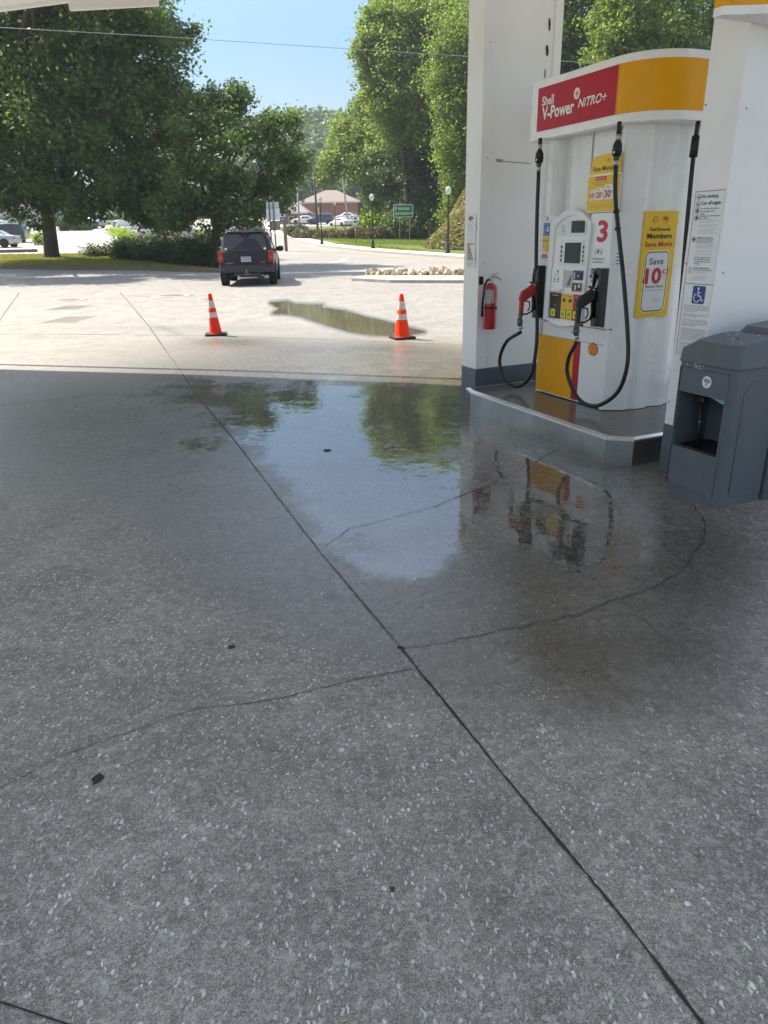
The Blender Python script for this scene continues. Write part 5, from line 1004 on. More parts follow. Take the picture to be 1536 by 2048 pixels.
# parked cars
pw = paint('white_car', (.72, .72, .72), .0, .25); ps = paint('silver_car', (.42, .43, .44), .6, .3); pg = paint('dark_green_car', (.03, .045, .045), .4, .25); pb = paint('blue_car', (.03, .06, .12), .4, .25); pr_ = paint('red_car', (.30, .02, .02), .3); pk = paint('black_car', (.02, .02, .022), .4); pt = paint('tan_car', (.30, .27, .22), .5)
def pcar(u, v, Y, lab, body, kind, rot, nm='parked_car', sc_=1, grp='cars parked in the lots'):
    d = ray(u, v); p = EYE+d*(Y/d[1]); return car(nm, lab, 'car', (p[0], Y, G(p[0], Y)), rad(rot), body, kind, grp, detail=Y < 95, scale=sc_)
pcar(37, 482, 67, 'white sedan parked at the left edge, nearest of the parked cars', ps, 'sedan', 92)
pcar(56, 474, 75, 'dark green estate car parked just behind the white sedan', pg, 'suv', 96)
pcar(18, 455, 88, 'white van roof showing behind the dark estate car', pw, 'suv', 88, 'parked_van')
for (u, Y, lab, b_, k_, r_) in ((190, 104, 'dark blue car half hidden behind the low shrubs beyond the ramp', pb, 'sedan', 60), (206, 106, 'silver car beyond the ramp beside the dark blue one', ps, 'sedan', 62), (262, 84, 'white pickup truck glimpsed under the trees', pw, 'pickup', 35), (292, 80, 'white car with red tail lamps glimpsed between the shrubs', pw, 'suv', 20), (330, 82, 'white sport utility vehicle glimpsed right of the trunks', pw, 'suv', 15), (372, 84, 'pale car glimpsed behind the right end of the hedge', ps, 'suv', 20)):
    pcar(u, 462, Y, lab, b_, k_, r_)
pcar(470, 446, 108, 'white sedan parked behind the roof of the dark vehicle', pw, 'sedan', 30)
pcar(500, 446, 112, 'silver van parked behind the dark vehicle, left of the white sign', ps, 'suv', 80)
pcar(527, 446, 114, 'pale grey car parked just left of the white sign posts', pt, 'suv', 84)
pcar(634, 446, 139, 'white estate car parked before the brick building, left of the blue one', pw, 'sedan', 86)
pcar(668, 446, 137, 'blue sport utility vehicle parked in front of the brick building', pb, 'suv', 84)
pcar(698, 446, 128, 'white sedan parked just left of the small roadside sign', pw, 'sedan', 40)
pcar(716, 436, 150, 'white car in the farther row, above the small roadside sign', pw, 'sedan', 80)
pcar(726, 446, 130, 'white sedan between the small roadside sign and the lamp post', ps, 'sedan', 30)
pcar(738, 446, 128, 'black car parked right against the middle lamp post', pk, 'suv', 20)
pcar(752, 440, 140, 'dark red car in the farther row behind the middle lamp post', pr_, 'sedan', 85)
pcar(770, 442, 136, 'pale silver car parked left of the green sign', ps, 'sedan', 60)
# ------------------------------------------------------------------ cones
orange = mat('cone_orange', (.92, .045, .004), .5, var=.04, dirt=(.6, .05, .02), dscale=6, damt=.3, spec=.25); orange2 = mat('cone_red', (.80, .035, .012), .55, var=.06, dirt=(.35, .03, .02), dscale=9, damt=.45, spec=.25); refl = mat('cone_band', (.56, .50, .46), .5, dirt=(.42, .30, .25), dscale=12, damt=.5)
def cone(u, v, lab, tip, m, tilt):
    p = at(u, v); t = thing('traffic_cone', lab, 'traffic cone', (p[0], p[1]+.1, p[2]+.004), rad(tip), 'traffic cones'); H_ = .715
    mb = MB(); mb.prism(rrect(-.185, .185, -.185, .185, .05), 0, .035, mat('cone_base', (.02, .02, .02), .7)); mb.build('base', t, bevel=.008)
    B_ = .108 if m is orange2 else .132; R_ = lambda z: B_-(B_-.030)*(z-.035)/(H_-.035)
    tl = Matrix.Rotation(rad(tilt), 4, 'Y')
    mb = MB(); mb.lathe([(B_+.012, .035), (B_+.006, .045), (R_(.06), .06), (R_(.30), .30)], m, 24, M=tl); mb.lathe([(R_(.30), .30), (R_(.42), .42), (R_(.46), .46)], m, 24, M=tl); mb.lathe([(R_(.46), .46), (R_(.70), .70), (R_(H_)*.8, H_)], m, 24, M=tl); mb.lathe([(R_(.41)+.006, .408), (R_(.45)+.009, .412), (R_(.45)+.006, .455), (R_(.46), .462)], m, 24, M=tl); mb.build('cone_body', t)
    for z0, z1 in ((.31, .402), (.47, .60)):
        mb = MB(); mb.lathe([(R_(z0)+.002, z0), (R_(z1)+.002, z1)], refl, 24, M=tl); mb.build('reflective_band', t)
cone(430, 672, 'red striped traffic cone, left one, tip leaning slightly left', 8, orange2, -3.2)
cone(805, 679, 'bright orange traffic cone, right one, beside the long puddle', 20, orange, -.6)
# ------------------------------------------------------------------ street lamps, signs, poles
lampm = mat('lamp_black', (.018, .018, .02), .45); globe = mat('globe_glass', (.75, .80, .80), .1, var=.02, trans=.35)
def street_lamp(u, v, H_, lab, Y=None):
    p = at(u, v) if Y is None else aty(u, v, Y); t = thing('street_lamp', lab, 'street lamp', (p[0], p[1], G(p[0], p[1])+(.12 if Y is None else 0)), 0, 'black globe street lamps')
    s = H_/4.0; mb = MB(); mb.lathe([(.17, 0), (.17, .12), (.13, .16), (.11, .45), (.085, .55), (.06, .62), (.055, .8), (.045, 3.35*s), (.07, 3.38*s), (.05, 3.42*s), (.09, 3.47*s), (.09, 3.5*s)], lampm, 14); mb.build('post', t)
    mb = MB(); g0 = 3.5*s; k = H_*.125; mb.lathe([(.09, g0), (.16, g0+.12*k/.5), (.19, g0+.26*k/.5), (.17, g0+.38*k/.5), (.10, g0+.46*k/.5), (.03, g0+.50*k/.5)], globe, 18); mb.build('globe', t)
    mb = MB(); mb.lathe([(.035, g0+.50*k/.5), (.015, g0+.54*k/.5), (.0, g0+.58*k/.5)], lampm, 10); mb.build('finial', t)
street_lamp(746, 500, 4.0, 'black street lamp with white globe, middle of the three near ones')
street_lamp(895.5, 510, 4.1, 'black street lamp with white globe in front of the ivy mound')
street_lamp(644, 491, 4.1, 'black street lamp with white globe, left of the small roadside sign')
street_lamp(671, 451, 4.2, 'slim street lamp farther off, in front of the brick building', 110)
green = mat('sign_green', (.0, .17, .09), .35); galv = mat('post_galvanized', (.30, .31, .30), .5, metal=.5); signback = mat('sign_back', (.55, .55, .53), .45, metal=.3); wood = mat('pole_wood', (.20, .16, .12), .85, var=.2)
p = at(807, 490); S_ = p[1]/1439*.96
t = thing('road_sign', 'green road sign on two posts with town names and arrows', 'road sign', (p[0], p[1], G(p[0], p[1])), rad(4)); w_ = 38*S_*.5; z0, z1 = 50*S_, 73*S_
mb = MB(); mb.prism(rrect(-w_, w_, z0, z1, .1), 0, .03, txtw, M=FM(0, 0, 0)); mb.prism(rrect(-w_+.04, w_-.04, z0+.04, z1-.04, .08), .03, .034, green, M=FM(0, 0, 0)); o = mb.build('sign_panel', t)
mb = MB(); h_ = (z1-z0); put_text(mb, 'KNOXVILLE', txtw, FM(-w_*.50, -.036, z0+h_*.58), height=h_*.19, width=w_*1.12, bold=.01); put_text(mb, 'CHATTANOOGA', txtw, FM(-w_*.86, -.036, z0+h_*.20), height=h_*.19, width=w_*1.42, bold=.01)
M = FM(0, -.036, 0)
def arrow(cx, cz, s, up):
    pts = [(-.08, -.5), (.08, -.5), (.08, .1), (.28, .1), (0, .5), (-.28, .1), (-.08, .1)]
    pts = [(x*s, z*s) if up else (z*s, -x*s) for x, z in pts]; mb.prism([(cx+x, cz+z) for x, z in pts], 0, .001, txtw, M=M)
arrow(-w_*.74, z0+h_*.68, h_*.3, True); arrow(w_*.76, z0+h_*.30, h_*.27, False); mb.build('lettering', o)
for x in (-w_*.36, w_*.64): MB().box(x-.03, x+.03, .0, .06, -.2, z0+.2, galv).build('post', t)
# white sign seen from behind near the dark vehicle
def simple_sign(u, v, Y, nm, lab, panels, posts, yaw=0, postm=galv, pr__=.03, H_=None):
    p = aty(u, v, Y); t = thing(nm, lab, 'sign', (p[0], Y, G(p[0], Y)), rad(yaw))
    for x, hh in posts: MB().tube([(x, .03, -.2), (x, .03, hh)], pr__, postm, 8).build('post', t)
    return t
Y = 36.5; k = Y/1439*1.02
p = aty(551, 500, Y); gz = G(p[0], Y); t = thing('sign_board', 'plain white two-panel sign board on two grey posts, right behind the dark vehicle', 'sign', (p[0], Y, gz), rad(-6))
zt, zm, zb_ = aty(551, 404, Y)[2]-gz, aty(551, 416, Y)[2]-gz, aty(551, 440, Y)[2]-gz
MB().box(-.30, .30, 0, .02, zm+.01, zt, signback).build('top_panel', t); MB().box(-.32, .32, 0, .02, zb_, zm-.01, mat('panel_white', (.72, .73, .74), .5)).build('main_panel', t); MB().box(-.16, .30, .0, .02, zb_-.45, zb_-.04, mat('panel_brown', (.30, .22, .19), .6)).build('lower_panel', t)
for x in (-.16, .04): MB().box(x-.025, x+.025, -.05, -.003, -.2, zt-.02, darksteel).build('post', t)
Y = 62; p = aty(568, 470, Y); gz = G(p[0], Y); k = Y/1439
t = thing('route_sign', 'three small blue and white route plates on a wooden pole', 'sign', (p[0], Y, gz))
MB().tube([(.10, .1, -.2), (.08, .1, 4.2)], .13, wood, 10).build('pole', t)
for (v0, v1, m) in ((419, 426, blue), (427, 434, paper), (435, 442, blue2)):
    z1, z0 = aty(568, v0, Y)[2]-gz, aty(568, v1, Y)[2]-gz; mb = MB(); mb.box(-.22, .20, -.06, -.03, z0, z1, m)
    if m is blue2: mb.box(-.12, .12, -.064, -.061, (z0+z1)/2-.03, (z0+z1)/2+.03, txtw)
    elif m is blue: put_text(mb, 'EAST', txtw, FM(-.15, -.062, z0+.08), height=.12, width=.28)
    else: mb.prism([(-.02+.11*math.cos(q), (z0+z1)/2+.11*math.sin(q)) for q in np.linspace(0, 6, 8)], 0, .002, blue, M=FM(0, -.061, 0))
    mb.build('plate', t)
p = at(712.5, 491); Y = p[1]; gz = G(p[0], Y); t = thing('speed_sign', 'small white roadside sign on a thin post, between two street lamps', 'sign', (p[0], Y, gz))
MB().tube([(0, .03, -.2), (0, .03, aty(712, 432, Y)[2]-gz)], .035, galv, 8).build('post', t)
for v0, v1, hw, s_ in ((430, 447, .21, 'NORTH'), (449, 454, .16, '33')):
    z1, z0 = aty(712, v0, Y)[2]-gz, aty(712, v1, Y)[2]-gz; mb = MB(); mb.box(-hw, hw, -.03, -.003, z0, z1, paper); mb.box(-hw*.85, hw*.85, -.034, -.031, z0+(z1-z0)*.1, z0+(z1-z0)*.3, ink); mb.box(-hw*.6, hw*.6, -.034, -.031, z0+(z1-z0)*.45, z0+(z1-z0)*.75, inkg); mb.build('plate', t)
def pole(u, v, vt, Y, r, lab, lean=0, m=None):
    p = aty(u, v, Y); gz = G(p[0], Y); q = aty(u, vt, Y)[2]-gz; t = thing('utility_pole', lab, 'utility pole', (p[0], Y, gz)); mb = MB(); mb.tube([(0, 0, -.3), (lean, 0, q)], [r, r*.75], m or wood, 10); mb.build('pole', t)
    mb = MB(); mb.box(lean-.9, lean+.9, -.06, .06, q-.6, q-.45, m or wood); mb.build('crossarm', t); return t
pole(599, 452, 372, 120, .16, 'pale utility pole in front of the grey roofed building', 0, mat('pole_pale', (.34, .32, .28), .8)); pole(635.5, 452, 330, 112, .17, 'dark tall utility pole beside the left street lamp', -.2, mat('pole_dark', (.06, .055, .05), .8)); pole(697, 442, 300, 135, .17, 'pale leaning utility pole in front of the brick building', -1.2, mat('pole_pale', (.34, .32, .28), .8)); pole(548, 460, 365, 118, .15, 'grey utility pole behind the white sign board', 0)
pole(48, 455, 330, 92, .16, 'grey pole leaning behind the left tree trunk', -1.5)
# overhead wire across the whole frame
w0, w1 = aty(-500, 5, 34), aty(2200, 172, 34); mb = MB(); pts = []
for u, v in ((-500, 18), (0, 55), (320, 73), (640, 94), (940, 113), (1120, 122), (1400, 136), (2200, 172)): pts.append(tuple(aty(u, v, 34)))
mb.tube(pts, .011, mat('wire', (.30, .31, .30), .5), 6); tag(mb.build('overhead_wire'), 'thin overhead wire crossing the sky in front of the trees', 'wire')
# ------------------------------------------------------------------ buildings
brick = mat('brick_wall', (.30, .12, .085), .85, var=.12, scale=3); roofp = mat('roof_pink', (.23, .185, .16), .8, var=.08); graywall = mat('grey_wall', (.20, .20, .21), .8); darkwin = mat('window_dark', (.03, .035, .04), .1); creamw = mat('cream_wall', (.55, .53, .48), .8); bluew = mat('pale_blue_wall', (.42, .50, .62), .7)
def building(nm, lab, u0, u1, vb, vt, Y, dep, wall, roof, hip=0, yaw=0, wins=(), over=.6):
    a, b = aty(u0, vb, Y), aty(u1, vb, Y); gz = a[2]; h_ = aty((u0+u1)/2, vt, Y)[2]-gz; L_ = b[0]-a[0]
    t = thing(nm, lab, 'building', (a[0], Y, gz), rad(yaw)); MB().box(0, L_, 0, dep, -1.5, h_, wall).build('wall', t)
    mb = MB()
    if hip: mb.add([(-over, -over, h_), (L_+over, -over, h_), (L_+over, dep+over, h_), (-over, dep+over, h_), (L_*.40, dep*.5, h_+hip), (L_*.60, dep*.5, h_+hip)], [(0, 1, 5, 4), (1, 2, 5), (2, 3, 4, 5), (3, 0, 4), (3, 2, 1, 0)], roof); mb.box(-over, L_+over, -over-.05, -over+.0, h_-.25, h_+.02, creamw)
    else: mb.box(-.2, L_+.2, -.2, dep+.2, h_, h_+.35, roof)
    mb.build('roof', t)
    for (x0, x1, z0, z1) in wins:
        mb = MB(); mb.box(x0*L_, x1*L_, -.06, -.02, z0*h_, z1*h_, creamw); o = mb.build('window', t); mb = MB(); mb.box(x0*L_+.1, x1*L_-.1, -.08, -.061, z0*h_+.1, z1*h_-.1, darkwin); mb.build('pane', o)
    return t, L_, h_
t, L_, h_ = building('brick_building', 'low red brick building with pale pink hipped roof across the upper lot', 603, 716, 447, 403.5, 158, 16, brick, roofp, 2.6, 0, ((.03, .10, .25, .6), (.34, .42, .2, .55), (.90, .97, .05, .5)))
MB().box(0.01, L_*.5, -.25, -.03, 0, h_*.55, graywall).build('rendered_base', t); MB().box(L_*.29, L_*.33, -.6, -.3, h_*.1, h_*.75, mat('banner_yellow', (.6, .38, .05), .6)).build('banner', t)
for k in range(4): MB().box(L_*(.16+.03*k), L_*(.165+.03*k)+.12, -.8, -.6, 0, h_*.32, creamw).build('bollard_post', t)
building('grey_roofed_building', 'lower grey roofed wing with brick wall left of the brick building', 560, 612, 452, 425, 140, 12, brick, mat('roof_grey', (.22, .22, .23), .8), 2.0, 0, ((.35, .55, .1, .7),))
building('white_building', 'long pale blue and white building behind the left tree', -220, 62, 440, 300, 128, 20, bluew, creamw, 0, 0, ((.1, .25, .5, .7), (.4, .55, .5, .7), (.7, .85, .5, .7)))
p = aty(-160, 440, 127); 
t = thing('lower_annex', 'dark green banded base of the pale blue building', 'building', (p[0], 127, p[2])); MB().box(0, 19.5, 0, .9, -1, 2.3, creamw).build('wall', t); MB().box(-.1, 19.6, -.15, .9, 2.3, 4.2, mat('band_green', (.08, .12, .10), .6)).build('green_band', t)
# metal railing fence at the left
p0, p1 = aty(-60, 450, 92), aty(52, 452, 92); t = thing('railing', 'black metal railing behind the parked cars at the left', 'fence', (p0[0], 92, G(p0[0], 92))); L_ = p1[0]-p0[0]
MB().box(0, L_, -.02, .02, 1.9, 1.95, lampm).box(0, L_, -.02, .02, .3, .35, lampm).build('rails', t); mb = MB(); x = 0
while x < L_: mb.box(x-.015, x+.015, -.021, .021, 0, 2.05, lampm); x += .22
mb.build('pickets', t)
# low wall, parking stop and far kerbs of the left lot
p0, p1 = at(-60, 507), at(56, 507); t = thing('parking_stop', 'dark low parking stop on the pale lot left of the trunk', 'kerb block', ((p0[0]+p1[0])/2, p0[1], G(p1[0], p0[1])+.01)); MB().box(-(p1[0]-p0[0])/2, (p1[0]-p0[0])/2, -.12, .12, 0, .22, mat('stop_dark', (.13, .12, .12), .8)).build('block', t, bevel=.03)
p0, p1 = at(0, 468), at(85, 471); MB()
strip('kerb', [at(50, 472)[:2], at(84, 473)[:2], at(86, 469)[:2]], .3, .16, .15, conc)
strip('kerb', [at(238, 481)[:2], at(225, 470)[:2], at(206, 463)[:2]], .25, .22, .2, conc)
for (a, b) in (((24, 497), (42, 487)), ((52, 508), (66, 494)), ((100, 505), (112, 494))): strip('bay_line', [at(*a)[:2], at(*b)[:2]], .12, .016, 0, wlm)
# ------------------------------------------------------------------ stone island
IS = [at(703, 562)[:2], at(714, 557)[:2], at(740, 555.5)[:2], at(925, 556)[:2], at(1100, 558)[:2], at(1100, 572)[:2], at(925, 566.5)[:2], at(780, 566)[:2]]
sheet('rock_bed', [at(716, 556)[:2], at(745, 549)[:2], at(925, 544)[:2], at(1100, 540)[:2], at(1100, 559)[:2], at(925, 557)[:2], at(740, 556.2)[:2]], .06, mat('bed_soil', (.16, .13, .09), .95, var=.2), th=.06)
sheet('traffic_island', IS, .10, mat('island_pale', (.36, .35, .31), .85, var=.15, dirt=(.2, .18, .15), dscale=2, damt=.5), th=.11)
def rock_mesh(m, n=3):
    bm = bmesh.new(); bmesh.ops.create_icosphere(bm, subdivisions=2, radius=1)
    s = rng.uniform(0, 50)
    for v in bm.verts:
        d = 1+.28*math.sin(v.co.x*3+s)*math.cos(v.co.y*2.6+s*1.3)+.16*math.sin(v.co.z*5+s*2); v.co *= d
    for k in range(5):
        nrm = Vector(rng.normal(size=3)).normalized(); bmesh.ops.bisect_plane(bm, geom=bm.verts[:]+bm.edges[:]+bm.faces[:], plane_co=nrm*.72, plane_no=nrm, clear_outer=True); 
        bmesh.ops.holes_fill(bm, edges=[e for e in bm.edges if e.is_boundary])
    me = bpy.data.meshes.new('stone'); bm.to_mesh(me); bm.free(); me.materials.append(m); return me
rocks = [rock_mesh(mat('stone_'+'abc'[i], c, .85, var=.15, scale=1.5, bump=.4, bscale=4)) for i, c in enumerate(((.52, .44, .30), (.62, .53, .38), (.40, .33, .24)))]
ip0, ip1 = at(730, 554), at(1060, 551)
for k in range(120):
    f = rng.uniform(0, 1); x = ip0[0]+(ip1[0]-ip0[0])*f; y = ip0[1]+(ip1[1]-ip0[1])*f+rng.uniform(-.75, .8)*min(1, .35+f*4); r = rng.uniform(.08, .18); o = bpy.data.objects.new('stone', rocks[k % 3]); COL.objects.link(o); o.location = (x, y, G(x, y)+.06+r*rng.uniform(.3, .8)); o.scale = (r*rng.uniform(.8, 1.4), r*rng.uniform(.8, 1.2), r*rng.uniform(.5, .8)); o.rotation_euler = tuple(rng.uniform(0, 6, 3))
    tag(o, 'tan rock in the row of rocks heaped on the kerbed traffic island', 'rock', 'rocks heaped on the traffic island')
# ------------------------------------------------------------------ foliage
def leaf_mesh(name, C, s, m, up=.35, flat=.0, aspect=.62):
    n = len(C); nr = rng.normal(size=(n, 3)); nr[:, 2] = np.abs(nr[:, 2])+up; nr /= np.linalg.norm(nr, axis=1)[:, None]
    t = np.cross(nr, rng.normal(size=(n, 3))); t /= np.linalg.norm(t, axis=1)[:, None]+1e-9; b = np.cross(nr, t)
    s = s*rng.uniform(.6, 1.35, n)[:, None]
    co = np.stack([C-t*s, C-b*s*aspect+nr*s*.12, C+t*s, C+b*s*aspect+nr*s*.12], 1).reshape(-1, 3); F = np.arange(n*4).reshape(n, 4)
    me = npmesh(name, co.astype(np.float32), F); me.materials.append(m); return me
def crown_points(lobes, dens, leaf, sub=3.0, gap=.0):
    P = []
    for (c, r) in lobes:
        c = np.array(c); r = np.array(r if hasattr(r, '__len__') else (r, r, r), float); R_ = r.mean()
        r = r*.88; m = max(9, int(R_*R_*sub*2.6)); d = rng.normal(size=(m, 3)); d /= np.linalg.norm(d, axis=1)[:, None]
        rr = rng.uniform(.25, 1.15, m)**.55; cc = c+d*r*rr[:, None]
        k = rng.uniform(.35, 1.6, m); nl = np.maximum(3, (dens*k*R_*R_*4*3.1/(m)).astype(int)); sg = R_*.10+.16
        for q, a, kk in zip(cc, nl, k): P.append(q+rng.normal(size=(a, 3))*sg*np.array([1, 1, .7])*(.6+.5*kk))
    return np.concatenate(P)
def limb(mb, a, b, r0, r1, m, bend=.12, n=7):
    a, b = np.array(a, float), np.array(b, float); L_ = np.linalg.norm(b-a); o = rng.normal(size=3)*L_*bend; pts = [a+(b-a)*t+o*math.sin(math.pi*t)*.6+np.array([0, 0, L_*.08*math.sin(math.pi*t)]) for t in np.linspace(0, 1, n)]
    mb.tube([tuple(p) for p in pts], [r0+(r1-r0)*t for t in np.linspace(0, 1, n)], m, 8)
bark = mat('bark', (.075, .06, .048), .9, var=.25, scale=5, bump=.6, bscale=14)
def tree(nm, lab, base, lobes, dens, leaf, m, r=.4, grp=None, forks=8, sub=3.0, top=None):
    base = np.array(base, float); t = thing(nm, lab, 'tree', base, 0, grp)
    C = crown_points(lobes, dens, leaf, sub)-base; C = C[C[:, 2] > .25]; me = leaf_mesh('crown', C, leaf, m); o = bpy.data.objects.new('crown', me); COL.objects.link(o); o.parent = t
    mb = MB(); L = [np.array(c)-base for c, _ in lobes]; cz = np.mean([c for c in L], axis=0); top = np.array(top if top is not None else cz*np.array([.5, .5, 1.0])); fork = top*np.array([.25, .25, .38])
    mb.tube([(0, 0, -.3), (0, 0, .0), tuple(fork*.12), tuple(fork*.5+[.0, .1, 0]), tuple(fork)], [r*1.5, r*1.25, r*1.02, r*.9, r*.8], bark, 12); mb.build('trunk', t)
    mb = MB(); L = sorted(L, key=lambda c: -abs(c[2]))
    for c in L[:forks]: limb(mb, fork*rng.uniform(.75, 1.0), c, r*rng.uniform(.35, .6), r*.08, bark)
    if forks: mb.build('limb', t)
    return t
def L_(u, v, Y, rpx, sy=1.0, sz=1.0): p = aty(u, v, Y); r = rpx*Y/1439; return (tuple(p), (r, r*sy, r*sz))
lfA = leafmat('leaf_dark', (.058, .098, .048), (.125, .175, .075), .42); lfR = leafmat('leaf_bright', (.085, .135, .042), (.21, .255, .075), .45, tcol=(1.7, 1.95, .9)); lfR2 = leafmat('leaf_mid', (.065, .11, .045), (.14, .19, .07), .42, tcol=(1.7, 1.95, .9))
tA = at(105, 520)
tree('shade_tree', 'large dark green shade tree with thick trunk standing on the left verge', (tA[0], tA[1], tA[2]),
     [L_(60, 60, 45, 110), L_(200, 90, 43, 100), L_(300, 110, 44, 80), L_(350, 60, 46, 45), L_(10, 180, 44, 110), L_(120, 190, 42, 110), L_(230, 220, 42, 100), L_(330, 220, 43, 75), L_(40, 300, 44, 85), L_(140, 310, 43, 90), L_(250, 320, 42, 80), L_(180, 380, 43, 60), L_(290, 380, 43, 55), L_(20, 400, 45, 35), L_(110, 400, 46, 45), L_(-80, 150, 46, 120), L_(-60, 300, 46, 90), L_(60, -80, 47, 130), L_(220, -60, 47, 110), L_(40, -120, 39, 85), L_(165, -125, 39, 70), L_(-110, -80, 39, 90), L_(-260, -120, 38, 100), L_(270, -150, 40, 55), L_(-400, -60, 38, 110), L_(-300, 60, 44, 110),  L_(-60, -60, 48, 120), L_(85, 455, 45.5, 14), L_(290, 430, 43, 30)], 80, .115, lfA, .46, forks=16, sub=2.0)
tB = at(428, 520)
tree('shade_tree', 'smaller dark green tree leaning over the hedge, between the big shade tree and the road', (aty(428, 500, 40)[0], 40, G(-9.3, 40)),
     [L_(455, 190, 41, 38), L_(430, 240, 41, 55), L_(510, 245, 42, 45), L_(560, 260, 42, 38), L_(380, 280, 40, 60), L_(460, 310, 39, 65), L_(545, 330, 41, 55), L_(585, 320, 43, 28), L_(390, 370, 39, 60), L_(470, 390, 39, 50), L_(540, 395, 41, 40), L_(350, 420, 39, 42), L_(420, 435, 39, 35), L_(575, 375, 42, 25), L_(395, 215, 42, 38), L_(500, 430, 41, 25)], 88, .108, lfA, .27, forks=12, sub=2.4)
tree('shade_tree', 'slim dark green tree behind the hedge, half merged with the big crown', tuple(aty(330, 480, 52)*[1, 1, 0]+np.array([0, 0, G(-15, 52)])), [L_(330, 300, 52, 70), L_(300, 380, 52, 60), L_(380, 370, 53, 55), L_(340, 430, 52, 40), L_(250, 410, 53, 35)], 60, .14, lfA, .16, forks=5)
RT = [('tall leafy tree at the left edge of the wooded slope, arching over the sky', 815, 78, [(795, 60, 78, 55), (850, 90, 78, 80), (790, 130, 77, 70), (750, 110, 77, 35), (745, 45, 78, 26), (800, 210, 77, 70), (860, 200, 76, 80), (760, 180, 77, 35), (855, 45, 80, 55), (775, 25, 80, 34), (905, 60, 76, 58), (720, 100, 77, 12), (735, 150, 77, 16)], lfR, 8),
      ('rounded mid green tree reaching out above the brick building', 760, 88, [(700, 295, 88, 45), (668, 332, 88, 32), (732, 338, 87, 34), (760, 320, 86, 60), (765, 395, 86, 34), (648, 358, 89, 16), (715, 245, 90, 35), (770, 250, 88, 50), (800, 380, 84, 50), (745, 215, 89, 25)], lfR, 7),
      ('dark vine covered tree behind the green sign', 830, 82, [(830, 300, 80, 60), (850, 370, 79, 55), (800, 430, 80, 30), (870, 430, 78, 45), (830, 455, 79, 30), (790, 350, 81, 40), (900, 330, 78, 50)], leafmat('leaf_vine', (.035, .06, .025), (.08, .11, .045), .25), 5),
      ('bright green tree close behind the far column', 905, 68, [(920, 200, 68, 60), (915, 290, 67, 50), (925, 370, 66, 45), (900, 130, 69, 60), (950, 100, 68, 80), (920, 430, 66, 35), (960, 300, 68, 80), (950, 60, 70, 60)], lfR, 6),
      ('tree behind the gap between far column and dispenser header', 1160, 60, [(1130, 60, 60, 70), (1200, 40, 60, 80), (1150, 140, 60, 60), (1110, -60, 62, 100), (1180, 220, 61, 90), (1060, 160, 62, 90)], lfR2, 5),
      ('pale green tree above the dispenser header', 1250, 54, [(1240, 90, 54, 55), (1220, 40, 55, 50), (1290, 60, 55, 60), (1260, 160, 55, 60), (1270, -40, 57, 80)], lfR, 5),
      ('dark tree above the right end of the dispenser header', 1370, 58, [(1340, 100, 58, 60), (1330, 30, 58, 55), (1400, 130, 59, 60), (1405, -20, 60, 50), (1420, 60, 61, 22), (1320, 190, 59, 60), (1450, 200, 60, 90)], lfA, 6)]
for lab, u, Y, lob, m, fk in RT:
    b = aty(u, 480, Y); tree('hillside_tree', lab, (b[0], Y, G(b[0], Y)), [L_(a, v, yy, r_) for a, v, yy, r_ in lob], 68, .155 if Y > 70 else .12, m, .32, 'trees on the wooded slope to the right', forks=fk, sub=2.4)
# backdrop of the wooded slope: dense undergrowth that nobody could count
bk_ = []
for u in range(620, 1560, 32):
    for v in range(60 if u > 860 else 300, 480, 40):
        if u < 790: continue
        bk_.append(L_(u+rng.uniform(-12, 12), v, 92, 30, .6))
C = crown_points(bk_, 14, .3, 1.2); o = bpy.data.objects.new('undergrowth', leaf_mesh('undergrowth', C, .36, leafmat('leaf_shade', (.025, .045, .02), (.05, .075, .03), .2))); COL.objects.link(o); tag(o, 'dense dark undergrowth filling the wooded slope behind the roadside trees', 'undergrowth', kind='stuff')  # leaf colour darkened to stand in for shade in the gaps between trees
# ivy mound by the right lamp
mp = at(925, 494); mc = aty(985, 494, 60); mb = MB()
def mound(x, y): r = math.hypot((x-mc[0])/5.4, (y-mc[1]-2)/7.0); return max(0, 1-r)**1.05*5.6*(1+.12*math.sin(x*2.1)+.1*math.cos(y*1.7+x))
nx = 26; vs = []; 
for j in range(nx):
    for i in range(nx): x = mc[0]-6+12*i/(nx-1); y = mc[1]-5.5+15*j/(nx-1); vs.append((x, y, G(x, y)-.1+mound(x, y)))
mb.add(vs, [(j*nx+i, j*nx+i+1, (j+1)*nx+i+1, (j+1)*nx+i) for j in range(nx-1) for i in range(nx-1)], ground_mat('mound_soil', (.16, .12, .07), (.12, .10, .06), (.10, .11, .04), .8, 5), True); tag(mb.build('earth_mound'), kind='structure')
n = 15000; X = mc[0]-6+12*rng.random(n); Yy = mc[1]-5.5+15*rng.random(n); Z = np.array([G(x, y)+mound(x, y) for x, y in zip(X, Yy)]); keep = np.array([mound(x, y) > .05 for x, y in zip(X, Yy)])
C = np.c_[X, Yy, Z+.05+.12*rng.random(n)][keep]; lfI = leafmat('leaf_ivy', (.09, .13, .04), (.24, .19, .10), .3); o = bpy.data.objects.new('ivy', leaf_mesh('ivy', C, .15, lfI, up=1.2)); COL.objects.link(o); tag(o, 'yellow green and brown ivy covering the earth mound by the road', 'ivy', kind='stuff')
